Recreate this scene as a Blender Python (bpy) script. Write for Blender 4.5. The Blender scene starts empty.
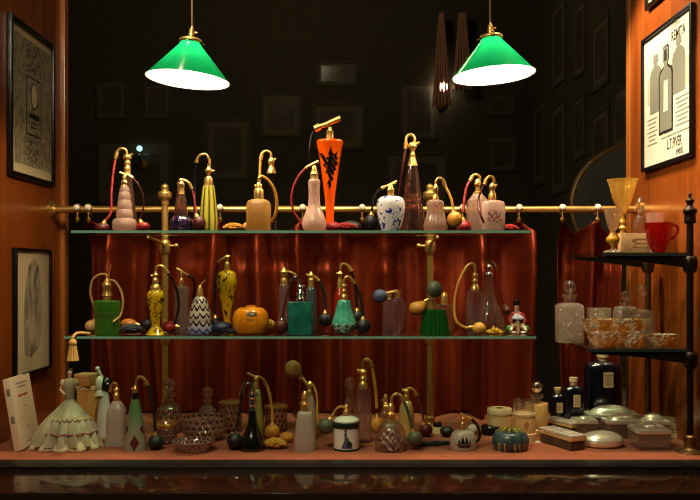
import bpy, bmesh, math, random
from mathutils import Vector, Matrix, noise
from math import sin, cos, pi, radians, sqrt
random.seed(7)
C = bpy.context.scene.collection
SC = bpy.context.scene

# ------------------------------------------------------------------ camera
F, ZC, CY = 800.0, 0.396, -1.6          # focal in px of a 700 px wide frame, eye height, camera depth
cam = bpy.data.cameras.new('camera'); co = bpy.data.objects.new('camera', cam); C.objects.link(co)
co.location = (0, CY, ZC); co.rotation_euler = (pi/2, 0, 0)
cam.sensor_width = 36; cam.lens = 36*F/700; cam.shift_y = 20/700; cam.clip_start = 0.02; cam.clip_end = 60
SC.camera = co

# ------------------------------------------------------------------ world, exposure
w = bpy.data.worlds.new('night'); SC.world = w; w.use_nodes = True
w.node_tree.nodes['Background'].inputs[0].default_value = (0.9, 0.75, 0.55, 1)
w.node_tree.nodes['Background'].inputs[1].default_value = 0.02
SC.view_settings.view_transform = 'Standard'; SC.view_settings.look = 'None'
SC.view_settings.gamma = 1; SC.view_settings.use_curve_mapping = False
SC.view_settings.exposure = 0.35
SC.cycles.max_bounces = 14; SC.cycles.transmission_bounces = 12; SC.cycles.transparent_max_bounces = 20
SC.cycles.caustics_refractive = False; SC.cycles.caustics_reflective = False
SC.cycles.filter_width = 1.1; SC.cycles.use_denoising = True; SC.cycles.sample_clamp_indirect = 8.0

# ------------------------------------------------------------------ lights: unseen spots under the soffit, most of them added to brighten the display
BULB_E = 300.0
def spot(loc, target, power, angle, col=(1, .81, .55), blend=.6, r=.02):
    l = bpy.data.lights.new('unseen_spot', 'SPOT'); l.energy = power; l.color = col
    l.spot_size = radians(angle); l.spot_blend = blend; l.shadow_soft_size = r
    o = bpy.data.objects.new('unseen_spot', l); C.objects.link(o); o.location = loc
    o.rotation_euler = (Vector(target)-Vector(loc)).to_track_quat('-Z', 'Y').to_euler()
SPOTS = [((.42, .46, 1.275), (.77, .40, .82), 38.0, 70),
         ((-.40, .07, 1.275), (-.38, .26, 0), 20.0, 56),  # this row and the next ones: added to brighten bottles, floor and silver
         ((.0, .07, 1.275), (.0, .26, 0), 26.0, 75),
         ((.50, .07, 1.275), (.58, .24, 0), 38.0, 70)]
for s_ in SPOTS: spot(*s_)
for lx in (-.62, -.34):                            # lanterns of the shop front, on the street side above the glass
    fl = bpy.data.lights.new('shopfront_lantern', 'POINT'); fl.energy = 24; fl.color = (1, .82, .58); fl.shadow_soft_size = .13
    fo = bpy.data.objects.new('shopfront_lantern', fl); C.objects.link(fo); fo.location = (lx, -1.0, 1.45)
rl = bpy.data.lights.new('shop_fill_light', 'POINT'); rl.energy = 8; rl.color = (1, .8, .5); rl.shadow_soft_size = .2
ro = bpy.data.objects.new('shop_fill_light', rl); C.objects.link(ro); ro.location = (-.4, 2.2, 2.3)  # added fill for the dim shop behind; no lamp is seen there

# ------------------------------------------------------------------ pixel helpers (d = distance along the view axis)
def scl(Y): return (Y-CY)/F
def PX(px, Y): return (px-350)*scl(Y)
def PZ(py, Y): return ZC+(270-py)*scl(Y)
def YF(py): return ZC*F/(py-270)+CY          # depth of a floor point
def base_py(Y, z): return 270-(z-ZC)/scl(Y)
ZT, ZM, ZF = 0.481, 0.254, 0.0               # top shelf, lower shelf, display floor
ZR1, ZR2 = 0.434, 0.226                      # tiers of the iron stand

# ------------------------------------------------------------------ materials
def lin(h):
    if not isinstance(h, str): return tuple(h)
    h = h.lstrip('#'); v = [int(h[i:i+2], 16)/255 for i in (0, 2, 4)]
    return tuple((x/12.92 if x <= .04045 else ((x+.055)/1.055)**2.4) for x in v)+(1,)
class NT:
    def __init__(s, name):
        s.m = bpy.data.materials.new(name); s.m.use_nodes = True; s.t = s.m.node_tree; s.n = s.t.nodes
        s.b = s.n['Principled BSDF']; s.out = s.n['Material Output']
    def new(s, typ, **k):
        x = s.n.new(typ)
        for a, v in k.items(): setattr(x, a, v)
        return x
    def l(s, a, b): s.t.links.new(a, b)
    def math(s, op, a, b=None, c=None):
        x = s.new('ShaderNodeMath', operation=op)
        for i, v in enumerate((a, b, c)):
            if v is None: continue
            if isinstance(v, (int, float)): x.inputs[i].default_value = v
            else: s.l(v, x.inputs[i])
        return x.outputs[0]
    def ramp(s, fac, stops, interp='LINEAR'):
        r = s.new('ShaderNodeValToRGB'); r.color_ramp.interpolation = interp
        e = r.color_ramp.elements
        while len(e) < len(stops): e.new(.5)
        for i, (p, c) in enumerate(stops): e[i].position = p; e[i].color = lin(c)
        s.l(fac, r.inputs[0]); return r.outputs[0]
    def coord(s, kind='Object', scale=(1, 1, 1)):
        t = s.new('ShaderNodeTexCoord'); m = s.new('ShaderNodeMapping'); m.inputs['Scale'].default_value = scale
        s.l(t.outputs[kind], m.inputs[0]); return m.outputs[0]
    def noise(s, vec, scale, detail=3, rough=.5, dist=0):
        x = s.new('ShaderNodeTexNoise'); x.inputs['Scale'].default_value = scale; x.inputs['Detail'].default_value = detail
        x.inputs['Roughness'].default_value = rough; x.inputs['Distortion'].default_value = dist
        s.l(vec, x.inputs['Vector']); return x.outputs[0]
    def rim(s, f0, gain=1.0):                    # Schlick reflectance, the same from both sides of a thin wall
        x = s.new('ShaderNodeLayerWeight'); x.inputs['Blend'].default_value = .5
        return s.math('MULTIPLY_ADD', s.math('POWER', x.outputs['Facing'], 4.5), (1-f0)*gain, f0)
    def bump(s, h, strength=.3, dist=.002):
        x = s.new('ShaderNodeBump'); x.inputs['Strength'].default_value = strength; x.inputs['Distance'].default_value = dist
        s.l(h, x.inputs['Height']); s.l(x.outputs[0], s.b.inputs['Normal'])
def setb(b, col, rough, metal=0, trans=0, ior=1.45, coat=0, alpha=1, sheen=0, spec=.5):
    b.inputs['Base Color'].default_value = lin(col); b.inputs['Roughness'].default_value = rough
    b.inputs['Metallic'].default_value = metal; b.inputs['Transmission Weight'].default_value = trans
    b.inputs['IOR'].default_value = ior; b.inputs['Coat Weight'].default_value = coat; b.inputs['Coat Roughness'].default_value = .16
    b.inputs['Alpha'].default_value = alpha; b.inputs['Sheen Weight'].default_value = sheen
    b.inputs['Specular IOR Level'].default_value = spec
def mat(name, col, rough=.5, bump=None, **k):
    t = NT(name); setb(t.b, col, rough, **k)
    if bump: t.bump(t.noise(t.coord(), bump[0]), bump[1], bump[2] if len(bump) > 2 else .002)
    else:                                       # faint procedural unevenness of the gloss
        n = t.noise(t.coord(), 40); r = t.math('MULTIPLY_ADD', n, .12, max(rough-.06, .0)); t.l(r, t.b.inputs['Roughness'])
    return t.m
def glass(name, col, rough=.02, alpha=.8, ior=1.47, bump=None, milk=.1, mcol=None):
    t = NT(name); setb(t.b, col, rough, trans=1.0, ior=ior, coat=1)
    if bump and bump[1] >= .7:
        x = t.new('ShaderNodeTexVoronoi'); x.inputs['Scale'].default_value = bump[0]; t.l(t.coord(), x.inputs['Vector']); t.bump(x.outputs['Distance'], 1, .009)
    elif bump: t.bump(t.noise(t.coord(), bump[0]), bump[1], .002)
    else: t.l(t.math('MULTIPLY_ADD', t.noise(t.coord(), 40), .03, rough), t.b.inputs['Roughness'])
    tr = t.new('ShaderNodeBsdfTransparent'); tr.inputs[0].default_value = lin(col); gl = t.new('ShaderNodeBsdfGlossy'); gl.inputs['Roughness'].default_value = max(rough, .08)
    fr = t.rim(.1 if bump else .06); th = t.new('ShaderNodeMixShader')            # hollow thin-walled share
    t.l(t.math('MAXIMUM', fr, .2 if bump and bump[1] >= .7 else .05), th.inputs[0]); t.l(tr.outputs[0], th.inputs[1]); t.l(gl.outputs[0], th.inputs[2])
    if bump: t.l(t.b.inputs['Normal'].links[0].from_socket, gl.inputs['Normal'])
    mx = t.new('ShaderNodeMixShader'); mx.inputs[0].default_value = alpha*.6
    t.l(th.outputs[0], mx.inputs[1]); t.l(t.b.outputs[0], mx.inputs[2])
    df = t.new('ShaderNodeBsdfDiffuse'); tl = t.new('ShaderNodeBsdfTranslucent'); m2 = t.new('ShaderNodeMixShader'); m3 = t.new('ShaderNodeMixShader')   # faint scatter in the glass
    for x in (df, tl): x.inputs[0].default_value = lin(mcol or col)
    t.l(df.outputs[0], m2.inputs[1]); t.l(tl.outputs[0], m2.inputs[2]); m3.inputs[0].default_value = milk
    t.l(mx.outputs[0], m3.inputs[1]); t.l(m2.outputs[0], m3.inputs[2]); t.l(m3.outputs[0], t.out.inputs[0]); return t.m
def thin(name, col, rough=.0, ior=1.45):         # flat sheet glass: straight-through light plus a mirror gloss
    t = NT(name); t.n.remove(t.b)
    tr = t.new('ShaderNodeBsdfTransparent'); tr.inputs[0].default_value = lin(col); gl = t.new('ShaderNodeBsdfGlossy'); gl.inputs['Roughness'].default_value = rough
    mx = t.new('ShaderNodeMixShader'); t.l(t.rim(((ior-1)/(ior+1))**2), mx.inputs[0]); t.l(tr.outputs[0], mx.inputs[1]); t.l(gl.outputs[0], mx.inputs[2]); t.l(mx.outputs[0], t.out.inputs[0]); return t.m
def frost(name, col, rough=.45, trans=.55, bump=None):
    return mat(name, col, rough, bump=bump, trans=trans, ior=1.35)
def blotch(name, stops, scale, rough=.15, dist=0, trans=0, coat=.6, stretch=(1, 1, 1), interp='LINEAR', kind='noise'):
    t = NT(name); setb(t.b, '#ffffff', rough, coat=coat, trans=trans)
    v = t.coord('Object', stretch)
    if kind == 'noise': f = t.noise(v, scale, 3, .5, dist)
    else:
        x = t.new('ShaderNodeTexVoronoi'); x.inputs['Scale'].default_value = scale; t.l(v, x.inputs['Vector']); f = x.outputs['Distance']
    t.l(t.ramp(f, stops, interp), t.b.inputs['Base Color']); return t.m
def dotted(name, gcol, dcol, ku, kv, rad=.28, alpha=.8, rough=.08):
    t = NT(name); setb(t.b, gcol, rough, trans=1)
    tc = t.new('ShaderNodeTexCoord'); sp = t.new('ShaderNodeSeparateXYZ'); t.l(tc.outputs['UV'], sp.inputs[0])
    row = t.math('MULTIPLY', sp.outputs[1], kv); half = t.math('MULTIPLY', t.math('MODULO', t.math('FLOOR', row), 2), .5)
    a = t.math('SUBTRACT', t.math('FRACT', t.math('ADD', t.math('MULTIPLY', sp.outputs[0], ku), half)), .5)
    b = t.math('SUBTRACT', t.math('FRACT', row), .5)
    d = t.math('SQRT', t.math('ADD', t.math('MULTIPLY', a, a), t.math('MULTIPLY', b, b)))
    k = t.math('LESS_THAN', d, rad)
    mx = t.new('ShaderNodeMix', data_type='RGBA'); t.l(k, mx.inputs[0]); mx.inputs[6].default_value = lin(gcol); mx.inputs[7].default_value = lin(dcol)
    t.l(mx.outputs[2], t.b.inputs['Base Color'])
    t.l(t.math('SUBTRACT', 1, t.math('MULTIPLY', k, .75)), t.b.inputs['Transmission Weight'])
    t.bump(t.math('MINIMUM', d, .42), 1, .006)
    tr = t.new('ShaderNodeBsdfTransparent'); tr.inputs[0].default_value = lin(gcol); gl = t.new('ShaderNodeBsdfGlossy'); gl.inputs['Roughness'].default_value = .14
    t.l(t.b.inputs['Normal'].links[0].from_socket, gl.inputs['Normal'])
    fr = t.rim(.1); th = t.new('ShaderNodeMixShader')
    t.l(t.math('MAXIMUM', fr, .2), th.inputs[0]); t.l(tr.outputs[0], th.inputs[1]); t.l(gl.outputs[0], th.inputs[2])
    df = t.new('ShaderNodeBsdfDiffuse'); df.inputs[0].default_value = lin(gcol); m3 = t.new('ShaderNodeMixShader'); m3.inputs[0].default_value = .08
    m4 = t.new('ShaderNodeMixShader'); t.l(t.math('MULTIPLY_ADD', k, .45, .4), m4.inputs[0])
    t.l(th.outputs[0], m3.inputs[1]); t.l(df.outputs[0], m3.inputs[2]); t.l(m3.outputs[0], m4.inputs[1]); t.l(t.b.outputs[0], m4.inputs[2]); t.l(m4.outputs[0], t.out.inputs[0])
    return t.m
def wood(name, dark, light, rough=.32, sc=9, vert=True):
    t = NT(name); setb(t.b, light, rough, coat=.25)
    st = (6, 6, .35) if vert else (.35, 6, 6)
    f = t.noise(t.coord('Object', st), sc, 6, .6, .6)
    t.l(t.ramp(f, [(.3, dark), (.7, light)]), t.b.inputs['Base Color']); t.bump(f, .05, .001); return t.m
def cloth(name, a, b, sc=500, rough=.85, sheen=.2):
    t = NT(name); setb(t.b, a, rough, sheen=sheen, spec=.2)
    v = t.coord(); t.l(t.ramp(t.noise(v, 14, 4), [(.3, a), (.7, b)]), t.b.inputs['Base Color']); t.bump(t.noise(v, sc, 2), .25, .0006); return t.m
def emis(name, col, e):
    t = NT(name); setb(t.b, col, .4); t.b.inputs['Emission Color'].default_value = lin(col) if isinstance(col, str) else col
    t.b.inputs['Emission Strength'].default_value = e; return t.m

G = {}
G['gold'] = mat('polished gold metal', '#f3c470', .3, metal=.85)
G['brass'] = mat('old brass', '#d2a65e', .34, metal=.85)
G['chrome'] = mat('chrome metal', '#d8d2c8', .12, metal=1)
G['silver'] = mat('worn silver', '#f4ecd8', .26, metal=.6, bump=(55, .35))
G['darkbrass'] = mat('tarnished brass', '#6e5330', .4, metal=.8)
G['iron'] = mat('dark iron', '#2a211b', .35, metal=.8)
G['black'] = mat('black lacquer', '#0b0908', .25, coat=.4)
G['framewood'] = mat('black frame wood', '#0d0a09', .3)
G['clear'] = glass('clear glass', '#fdf8f0', .02, .5, milk=.025)
G['cut'] = glass('cut crystal', '#fbeee0', .03, .85, bump=(150, 1.0), milk=.17, mcol='#ffe9d2')
G['pinkclear'] = glass('pale pink glass', '#f3c9b8', .04, .8, bump=(110, .6), milk=.34, mcol='#ffd9c2')
G['violet'] = glass('pale violet glass', '#f8eef4', .04, .5, milk=.05, mcol='#f2dce6')
G['ameth'] = glass('amethyst glass', '#c08878', .03, .8, milk=.06)
G['greenglass'] = glass('green glass', '#7fd867', .05, .8, milk=.24, mcol='#84e850')
G['greyglass'] = glass('grey blue glass', '#b4c6c4', .06, .8, milk=.15)
G['shelfglass'] = thin('greenish shelf glass', '#e6f4ec', .02)
G['edge'] = mat('green glass edge', '#8cc7ac', .15, trans=.35)
G['frostpink'] = glass('frosted pink glass', '#f6cdb6', .3, .9, bump=(140, .5), milk=.55, mcol='#fbd6c0')
G['frostwhite'] = glass('frosted white glass', '#ecdccb', .4, .9, bump=(90, .5), milk=.6, mcol='#f3e2d0')
G['frostamber'] = glass('frosted amber glass', '#eabb66', .35, .9, milk=.55, mcol='#efbd62')
def rub(n, col, rough=.5): G[n] = mat(n.replace('_', ' ')+' rubber', col, rough, bump=(350, .25, .0008))
for n, c in dict(red='#8e1712', maroon='#4d100f', black_='#141114', navy='#1c2036', beige='#cf9c58', yellow='#cc8c2e', orange_='#b9641c',
                 greygreen='#4b5039', bluegrey='#4a5070', darkgreen='#1e2a22', tan='#b5803e', green_='#18201a', crimson='#a3201a').items(): rub(n, c)

# ------------------------------------------------------------------ mesh helpers
def obj(name, bm, m, parent=None, smooth=35):
    me = bpy.data.meshes.new(name)
    bmesh.ops.recalc_face_normals(bm, faces=bm.faces)
    for f in bm.faces: f.smooth = True
    bm.to_mesh(me); bm.free()
    if smooth: me.set_sharp_from_angle(angle=radians(smooth))
    me.materials.append(G[m] if isinstance(m, str) else m)
    o = bpy.data.objects.new(name, me); C.objects.link(o)
    if parent: o.parent = parent
    return o
def tag(o, label, cat, group=None, kind=None):
    if label: o['label'] = label
    if cat: o['category'] = cat
    if group: o['group'] = group
    if kind: o['kind'] = kind
    return o
def thing(name, label, cat, loc=(0, 0, 0), group=None, rz=0):
    o = bpy.data.objects.new(name, None); C.objects.link(o); o.location = loc; o.rotation_euler = (0, 0, rz); o.empty_display_size = .02
    return tag(o, label, cat, group)
def struct(name, bm, m, label=None, cat='building part', parent=None):
    o = obj(name, bm, m, parent)
    if not parent: o['kind'] = 'structure'; tag(o, label or name.replace('_', ' ')+' of the shop window display', cat)
    return o
def BM(): return bmesh.new()
def box(bm, a, b, bev=0, M=None):
    x0, y0, z0 = a; x1, y1, z1 = b
    vs = [bm.verts.new(v) for v in ((x0, y0, z0), (x1, y0, z0), (x1, y1, z0), (x0, y1, z0), (x0, y0, z1), (x1, y0, z1), (x1, y1, z1), (x0, y1, z1))]
    fs = [bm.faces.new([vs[i] for i in q]) for q in ((0, 3, 2, 1), (4, 5, 6, 7), (0, 1, 5, 4), (1, 2, 6, 5), (2, 3, 7, 6), (3, 0, 4, 7))]
    if bev: 
        es = list({e for f in fs for e in f.edges})
        r = bmesh.ops.bevel(bm, geom=es, offset=bev, segments=2, profile=.6, affect='EDGES')
        vs = list({v for f in r['faces'] for v in f.verts} | {v for v in vs if v.is_valid})
    if M: bmesh.ops.transform(bm, matrix=M, verts=[v for v in vs if v.is_valid])
    return bm
def S(p, k=4):                                   # Catmull-Rom through points
    out = []
    P = [Vector(q) for q in p]; n = len(P)
    for i in range(n-1):
        a, b, c, d = P[max(i-1, 0)], P[i], P[i+1], P[min(i+2, n-1)]
        for j in range(k):
            t = j/k
            out.append(.5*((2*b)+(c-a)*t+(2*a-5*b+4*c-d)*t*t+(3*b-a-3*c+d)*t**3))
    out.append(P[-1]); return [tuple(v) for v in out]
def rad(th, p=None, ribs=None, v=0):
    r = 1.0
    if p: r = 1/((abs(cos(th))**p+abs(sin(th))**p)**(1/p))
    if ribs: r *= 1+ribs[1]*(abs(cos(ribs[0]*th/2))*2-1 if len(ribs) > 2 else cos(ribs[0]*th))
    return r
def lathe(bm, prof, n=32, p=None, ribs=None, sx=1, sy=1, c=(0, 0), closed=True, M=None):
    uv = bm.loops.layers.uv.verify(); rings = []; h0 = min(q[1] for q in prof); hh = max(max(q[1] for q in prof)-h0, 1e-6)
    if ribs: n = max(n, int(ribs[0]*6))
    for r, h in prof:
        r = max(r, 1e-5); rr = []
        for i in range(n):
            th = 2*pi*i/n; k = r*rad(th, p, ribs)
            v = Vector((c[0]+k*cos(th)*sx, c[1]+k*sin(th)*sy, h))
            rr.append(bm.verts.new(M @ v if M else v))
        rings.append(rr)
    for j in range(len(rings)-1):
        for i in range(n):
            i2 = (i+1) % n
            f = bm.faces.new((rings[j][i], rings[j][i2], rings[j+1][i2], rings[j+1][i]))
            us = (i/n, (i+1)/n, (i+1)/n, i/n); vv = ((prof[j][1]-h0)/hh,)*2+((prof[j+1][1]-h0)/hh,)*2
            for lp, u_, v_ in zip(f.loops, us, vv): lp[uv].uv = (u_, v_)
    if closed:
        bm.faces.new(list(reversed(rings[0]))); bm.faces.new(rings[-1])
    return bm
def tube(bm, pts, r, n=10, k=6, taper=None):
    pts = S(pts, k) if len(pts) > 2 else pts
    P = [Vector(q) for q in pts]; rings = []; up = Vector((0, 1, 0.01)).normalized()
    for i, q in enumerate(P):
        t = (P[min(i+1, len(P)-1)]-P[max(i-1, 0)]).normalized()
        if abs(t.dot(up)) > .98: up = Vector((1, 0, .02)).normalized()
        u = (up-t*up.dot(t)).normalized(); up = u; b = t.cross(u)
        rr = r*(1+(taper-1)*i/(len(P)-1)) if taper else r
        rings.append([bm.verts.new(q+u*rr*cos(2*pi*j/n)+b*rr*sin(2*pi*j/n)) for j in range(n)])
    for a, b in zip(rings, rings[1:]):
        for j in range(n): bm.faces.new((a[j], a[(j+1) % n], b[(j+1) % n], b[j]))
    bm.faces.new(list(reversed(rings[0]))); bm.faces.new(rings[-1]); return bm
def ball(bm, c, r, n=20, jit=0, js=40):
    r = (r, r, r) if isinstance(r, (int, float)) else r
    g = bmesh.ops.create_uvsphere(bm, u_segments=n, v_segments=max(n*2//3, 6), radius=1)
    for v in g['verts']:
        q = Vector((v.co.x*r[0], v.co.y*r[1], v.co.z*r[2]))
        if jit: q *= 1+jit*noise.noise(q*js+Vector(c)*7)
        v.co = q+Vector(c)
    return bm
def yarn(name, c, r, m, parent, loops=26, th=.0016):   # a heap of cord
    bm = BM(); ball(bm, c, tuple(x*.78 for x in r), 18, .35, 130)
    rnd = random.Random(int(abs(c[0])*1e5)+loops)
    for i in range(loops):
        a = rnd.uniform(0, 2*pi); pts = []; sc_ = rnd.uniform(.75, 1.12)
        for j in range(6):
            a += rnd.uniform(-.5, .8); e = rnd.uniform(.0, 1.4)
            pts.append(tuple(Vector(c)+Vector((r[0]*cos(a)*cos(e)*sc_, r[1]*sin(a)*cos(e)*sc_, r[2]*(sin(e)*1.25-.1)))))
        tube(bm, [(x, y, max(z, th)) for x, y, z in pts], th*rnd.uniform(.7, 1.2), 6, 4)
    for v in bm.verts: v.co.z = max(v.co.z, .0003)
    return obj(name, bm, m, parent)
def inside(x, y, poly):
    r = False; n = len(poly)
    for i in range(n):
        (x1, y1), (x2, y2) = poly[i], poly[(i+1) % n]
        if (y1 > y) != (y2 > y) and x < (x2-x1)*(y-y1)/(y2-y1)+x1: r = not r
    return r
def flat(bm, pts, M, z=0):                      # polygon in a local xy plane
    f = bm.faces.new([bm.verts.new(M @ Vector((x, y, z))) for x, y in pts]); return f
# ------------------------------------------------------------------ the setting
XL, XR, YB = -.795, .77, .616
G['panel'] = wood('orange brown veneer', '#6d300d', '#904816', .3, 7)
G['paneltrim'] = wood('orange edge wood', '#8a4a1c', '#b06a2c', .3, 7)
G['darkwood'] = wood('dark stained wood', '#150c08', '#24140c', .25, 7, False)
G['ledge'] = wood('dark polished sill', '#1a0f0a', '#2a1912', .1, 10, False)
G['floorcloth'] = cloth('terracotta display cloth', '#853f1e', '#944a25')
G['roomwall'] = cloth('dim shop wall', '#57503c', '#605844', 60, .8, 0)
G['roomfloor'] = wood('dark shop floorboards', '#2a1c12', '#3a281a', .4, 6, False)
G['plaster'] = mat('dark soffit paint', '#4a3a2a', .8)
G['pavement'] = mat('dark pavement', '#1b1a19', .8, bump=(60, .3))
struct('floor', box(BM(), (XL, .068, -.012), (XR, YB, 0)), 'floorcloth', 'terracotta cloth covered floor of the window display', 'floor')
G['railblack'] = mat('black painted rail', '#080706', .45)
struct('trim_1', box(BM(), (XL-.1, .006, -.5), (XR+.1, .068, .001), .0008), 'railblack', 'black lower rail of the shop window', 'window rail')
struct('trim_2', box(BM(), (XL-.4, -.165, -.5), (XR+.4, .006, -.004), .004), 'ledge', 'dark polished window sill in front of the glass', 'sill')
struct('trim_3', box(BM(), (XL-.02, YB-.02, 0), (XL+.012, YB+.012, 1.3), .002), 'paneltrim', 'upright edge strip of the left wood panel', 'trim')
struct('trim_4', box(BM(), (XR-.002, YB-.02, 0), (XR+.02, YB+.012, 1.3), .002), 'paneltrim', 'upright edge strip of the right wood panel', 'trim')
struct('wall_left', box(BM(), (XL-.03, -.004, -.5), (XL, YB, 1.3)), 'panel', 'orange brown wood panel on the left of the window', 'wall')
struct('wall_right', box(BM(), (XR, -.004, -.5), (XR+.03, YB, 1.3)), 'panel', 'orange brown wood panel on the right of the window', 'wall')
struct('trim_5', box(BM(), (XL, YB-.012, -.5), (XR, YB, -.012)), 'darkwood', 'dark riser under the back of the display floor', 'trim')
struct('ceiling', box(BM(), (XL-.03, -.004, 1.3), (XR+.03, YB, 1.34)), 'plaster', 'dark soffit above the window display', 'ceiling')
struct('floor_shop', box(BM(), (-3, YB, -.52), (1.3, 4.1, -.5)), 'roomfloor', 'dark floorboards of the shop behind', 'floor')
struct('floor_street', box(BM(), (-3, -3, -.52), (3, -.165, -.5)), 'pavement', 'dark pavement outside the window', 'ground')
struct('wall_back', box(BM(), (-3, 4, -.5), (1.3, 4.1, 2.6)), 'roomwall', 'dim back wall of the shop interior', 'wall')
struct('wall_side', box(BM(), (1.25, YB+.02, -.5), (1.3, 4, 2.6)), 'roomwall', 'dim side wall of the shop interior', 'wall')
struct('wall_far', box(BM(), (-3.05, YB, -.5), (-3, 4, 2.6)), 'roomwall', 'dim far left wall of the shop interior', 'wall')
struct('ceiling_shop', box(BM(), (-3, YB+.02, 2.6), (1.3, 4, 2.65)), 'plaster', 'dark ceiling of the shop interior', 'ceiling')
struct('wall_street', box(BM(), (XR+.03, .55, -.5), (1.3, YB+.02, 2.6)), 'roomwall', 'inner front wall beside the window', 'wall')
struct('wall_front', box(BM(), (-3, .55, -.5), (XL-.03, YB, 2.6)), 'roomwall', 'inner front wall left of the window', 'wall')
struct('wall_above', box(BM(), (XL-.03, .56, 1.34), (XR+.03, YB, 2.6)), 'roomwall', 'inner front wall above the window', 'wall')

G['pane'] = thin('window pane glass', '#fafcfa', 0, 1.2)
bm = BM(); flat(bm, [(XL-.03, 0), (XR+.03, 0), (XR+.03, 1.3), (XL-.03, 1.3)], Matrix(((1, 0, 0, 0), (0, 0, -1, .04), (0, 1, 0, .001), (0, 0, 0, 1))))
struct('window_1', bm, 'pane', 'clear pane of the shop window', 'window')

# ------------------------------------------------------------------ pendant lamps
t = NT('green lamp glass'); t.n.remove(t.b)
df = t.new('ShaderNodeBsdfDiffuse'); tl = t.new('ShaderNodeBsdfTranslucent'); gg = t.new('ShaderNodeBsdfGlossy')
for b_, c_ in ((df, (.005, .20, .07, 1)), (tl, (.012, .58, .25, 1))): b_.inputs[0].default_value = c_
gg.inputs['Roughness'].default_value = .08
m1 = t.new('ShaderNodeMixShader'); m1.inputs[0].default_value = .6; t.l(df.outputs[0], m1.inputs[1]); t.l(tl.outputs[0], m1.inputs[2])
m2 = t.new('ShaderNodeMixShader'); f2 = t.new('ShaderNodeFresnel'); f2.inputs[0].default_value = 1.4
t.l(f2.outputs[0], m2.inputs[0]); t.l(m1.outputs[0], m2.inputs[1]); t.l(gg.outputs[0], m2.inputs[2]); t.l(m2.outputs[0], t.out.inputs[0])
G['shadegreen'] = t.m
t = NT('white lamp lining'); t.n.remove(t.b)
df = t.new('ShaderNodeBsdfDiffuse'); tl = t.new('ShaderNodeBsdfTranslucent'); df.inputs[0].default_value = (.85, .83, .8, 1); tl.inputs[0].default_value = (.6, .7, .6, 1)
m1 = t.new('ShaderNodeMixShader'); m1.inputs[0].default_value = .06; t.l(df.outputs[0], m1.inputs[1]); t.l(tl.outputs[0], m1.inputs[2]); t.l(m1.outputs[0], t.out.inputs[0])
G['shadewhite'] = t.m
t = NT('lit bulb'); setb(t.b, '#ffffff', .3)
t.b.inputs['Emission Color'].default_value = (1, .80, .53, 1); t.b.inputs['Emission Strength'].default_value = BULB_E; G['bulblit'] = t.m
G['cord'] = mat('brown lamp cord', '#6b4a2c', .6)
def lamp(label, colpx, colpy, rimdx, Y, R_px, h_px):
    s = scl(Y); root = thing('pendant_lamp', label, 'lamp', (PX(colpx, Y), Y, PZ(colpy, Y)), 'green pendant lamps')
    a = math.atan2(-rimdx, h_px); ROT = Matrix.Rotation(a, 4, 'Y'); h = h_px*s; R = R_px*s
    n0 = 9.5*s
    pr = [(n0, 0), (n0*1.08, -.004), (n0*1.3, -.012)]+[(n0*1.3+(R-n0*1.3)*k/8, -.012-(h-.012)*k/8) for k in range(1, 9)]
    bm = BM(); lathe(bm, pr, 64, closed=False, M=ROT); obj('shade', bm, 'shadegreen', root, 60)
    bm = BM(); lathe(bm, [(max(r-.0022, .004), z-.0006) for r, z in pr], 64, closed=False, M=ROT)
    lathe(bm, [(R-.0022, -h-.0006), (R+.0004, -h-.0012), (R, -h)], 64, closed=False, M=ROT); obj('shade_lining', bm, 'shadewhite', root, 60)
    bm = BM(); lathe(bm, S([(.004, .006), (n0*.9, .005), (n0*1.22, .001), (n0*1.2, -.004), (n0*1.02, -.0045)], 3), 32, M=ROT)
    for k in range(3):
        th = k*2*pi/3+.6; q = Vector((n0*1.2*cos(th), n0*1.2*sin(th), -.001))
        tube(bm, [tuple(ROT @ q), tuple(ROT @ (q*1.28+Vector((0, 0, .0))))], .0016, 8)
    obj('gallery', bm, 'brass', root)
    bm = BM(); lathe(bm, [(.0075, .004), (.0075, .014), (.006, .016), (.006, .024), (.003, .029), (.0022, .033)], 20, M=ROT)
    tube(bm, [tuple(ROT @ Vector((.006, 0, .019))), tuple(ROT @ Vector((.012, 0, .019)))], .0018, 8); obj('lamp_holder', bm, 'brass', root)
    top = 1.3-PZ(colpy, Y); tip = ROT @ Vector((0, 0, .031))
    bm = BM(); tube(bm, [tuple(tip), (tip.x*.9, 0, .15), (tip.x*.4, 0, top)], .0022, 8); obj('cord', bm, 'cord', root)
    bm = BM(); lathe(bm, S([(.007, -.006), (.008, -.016), (.017, -.036), (.02, -.048), (.0145, -.062), (.001, -.067)], 4), 24, M=ROT)
    b = obj('bulb', bm, 'bulblit', root)
lamp('green glass pendant lamp on the left, its rim dipping to the right', 191, 41, -3.2, .15, 42, 39)
lamp('green glass pendant lamp on the right, brighter with its rim lifted to the right', 491, 37, 2.6, .15, 41.5, 38.5)

# ------------------------------------------------------------------ framed prints on the side panels
ML = lambda Y, Z: Matrix(((0, 0, 1, XL), (1, 0, 0, Y), (0, 1, 0, Z), (0, 0, 0, 1)))       # left wall: x to the back, y up
MR = lambda Y, Z: Matrix(((0, 0, -1, XR), (-1, 0, 0, Y), (0, 1, 0, Z), (0, 0, 0, 1)))     # right wall: x to the front
def frame(bm, M, W, H, t, d):
    for a, b in (((0, 0, .0005), (t, H, d)), ((W-t, 0, .0005), (W, H, d)), ((t, 0, .0005), (W-t, t, d)), ((t, H-t, .0005), (W-t, H, d))): box(bm, a, b, min(.0015, t/5), M)
def pic(label, M, W, H, t, d, mount, paper, cat='picture', group=None, name='framed_print', fm='framewood'):
    root = thing(name, label, cat, M.translation, group); MI = M.copy(); MI.translation = (0, 0, 0)
    bm = BM(); frame(bm, MI, W, H, t, d); obj('frame', bm, fm, root)
    bm = BM(); box(bm, (t*.9, t*.9, .0005), (W-t*.9, H-t*.9, d*.45), 0, MI); obj('mount', bm, paper, root)
    return root, MI, d*.45
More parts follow.
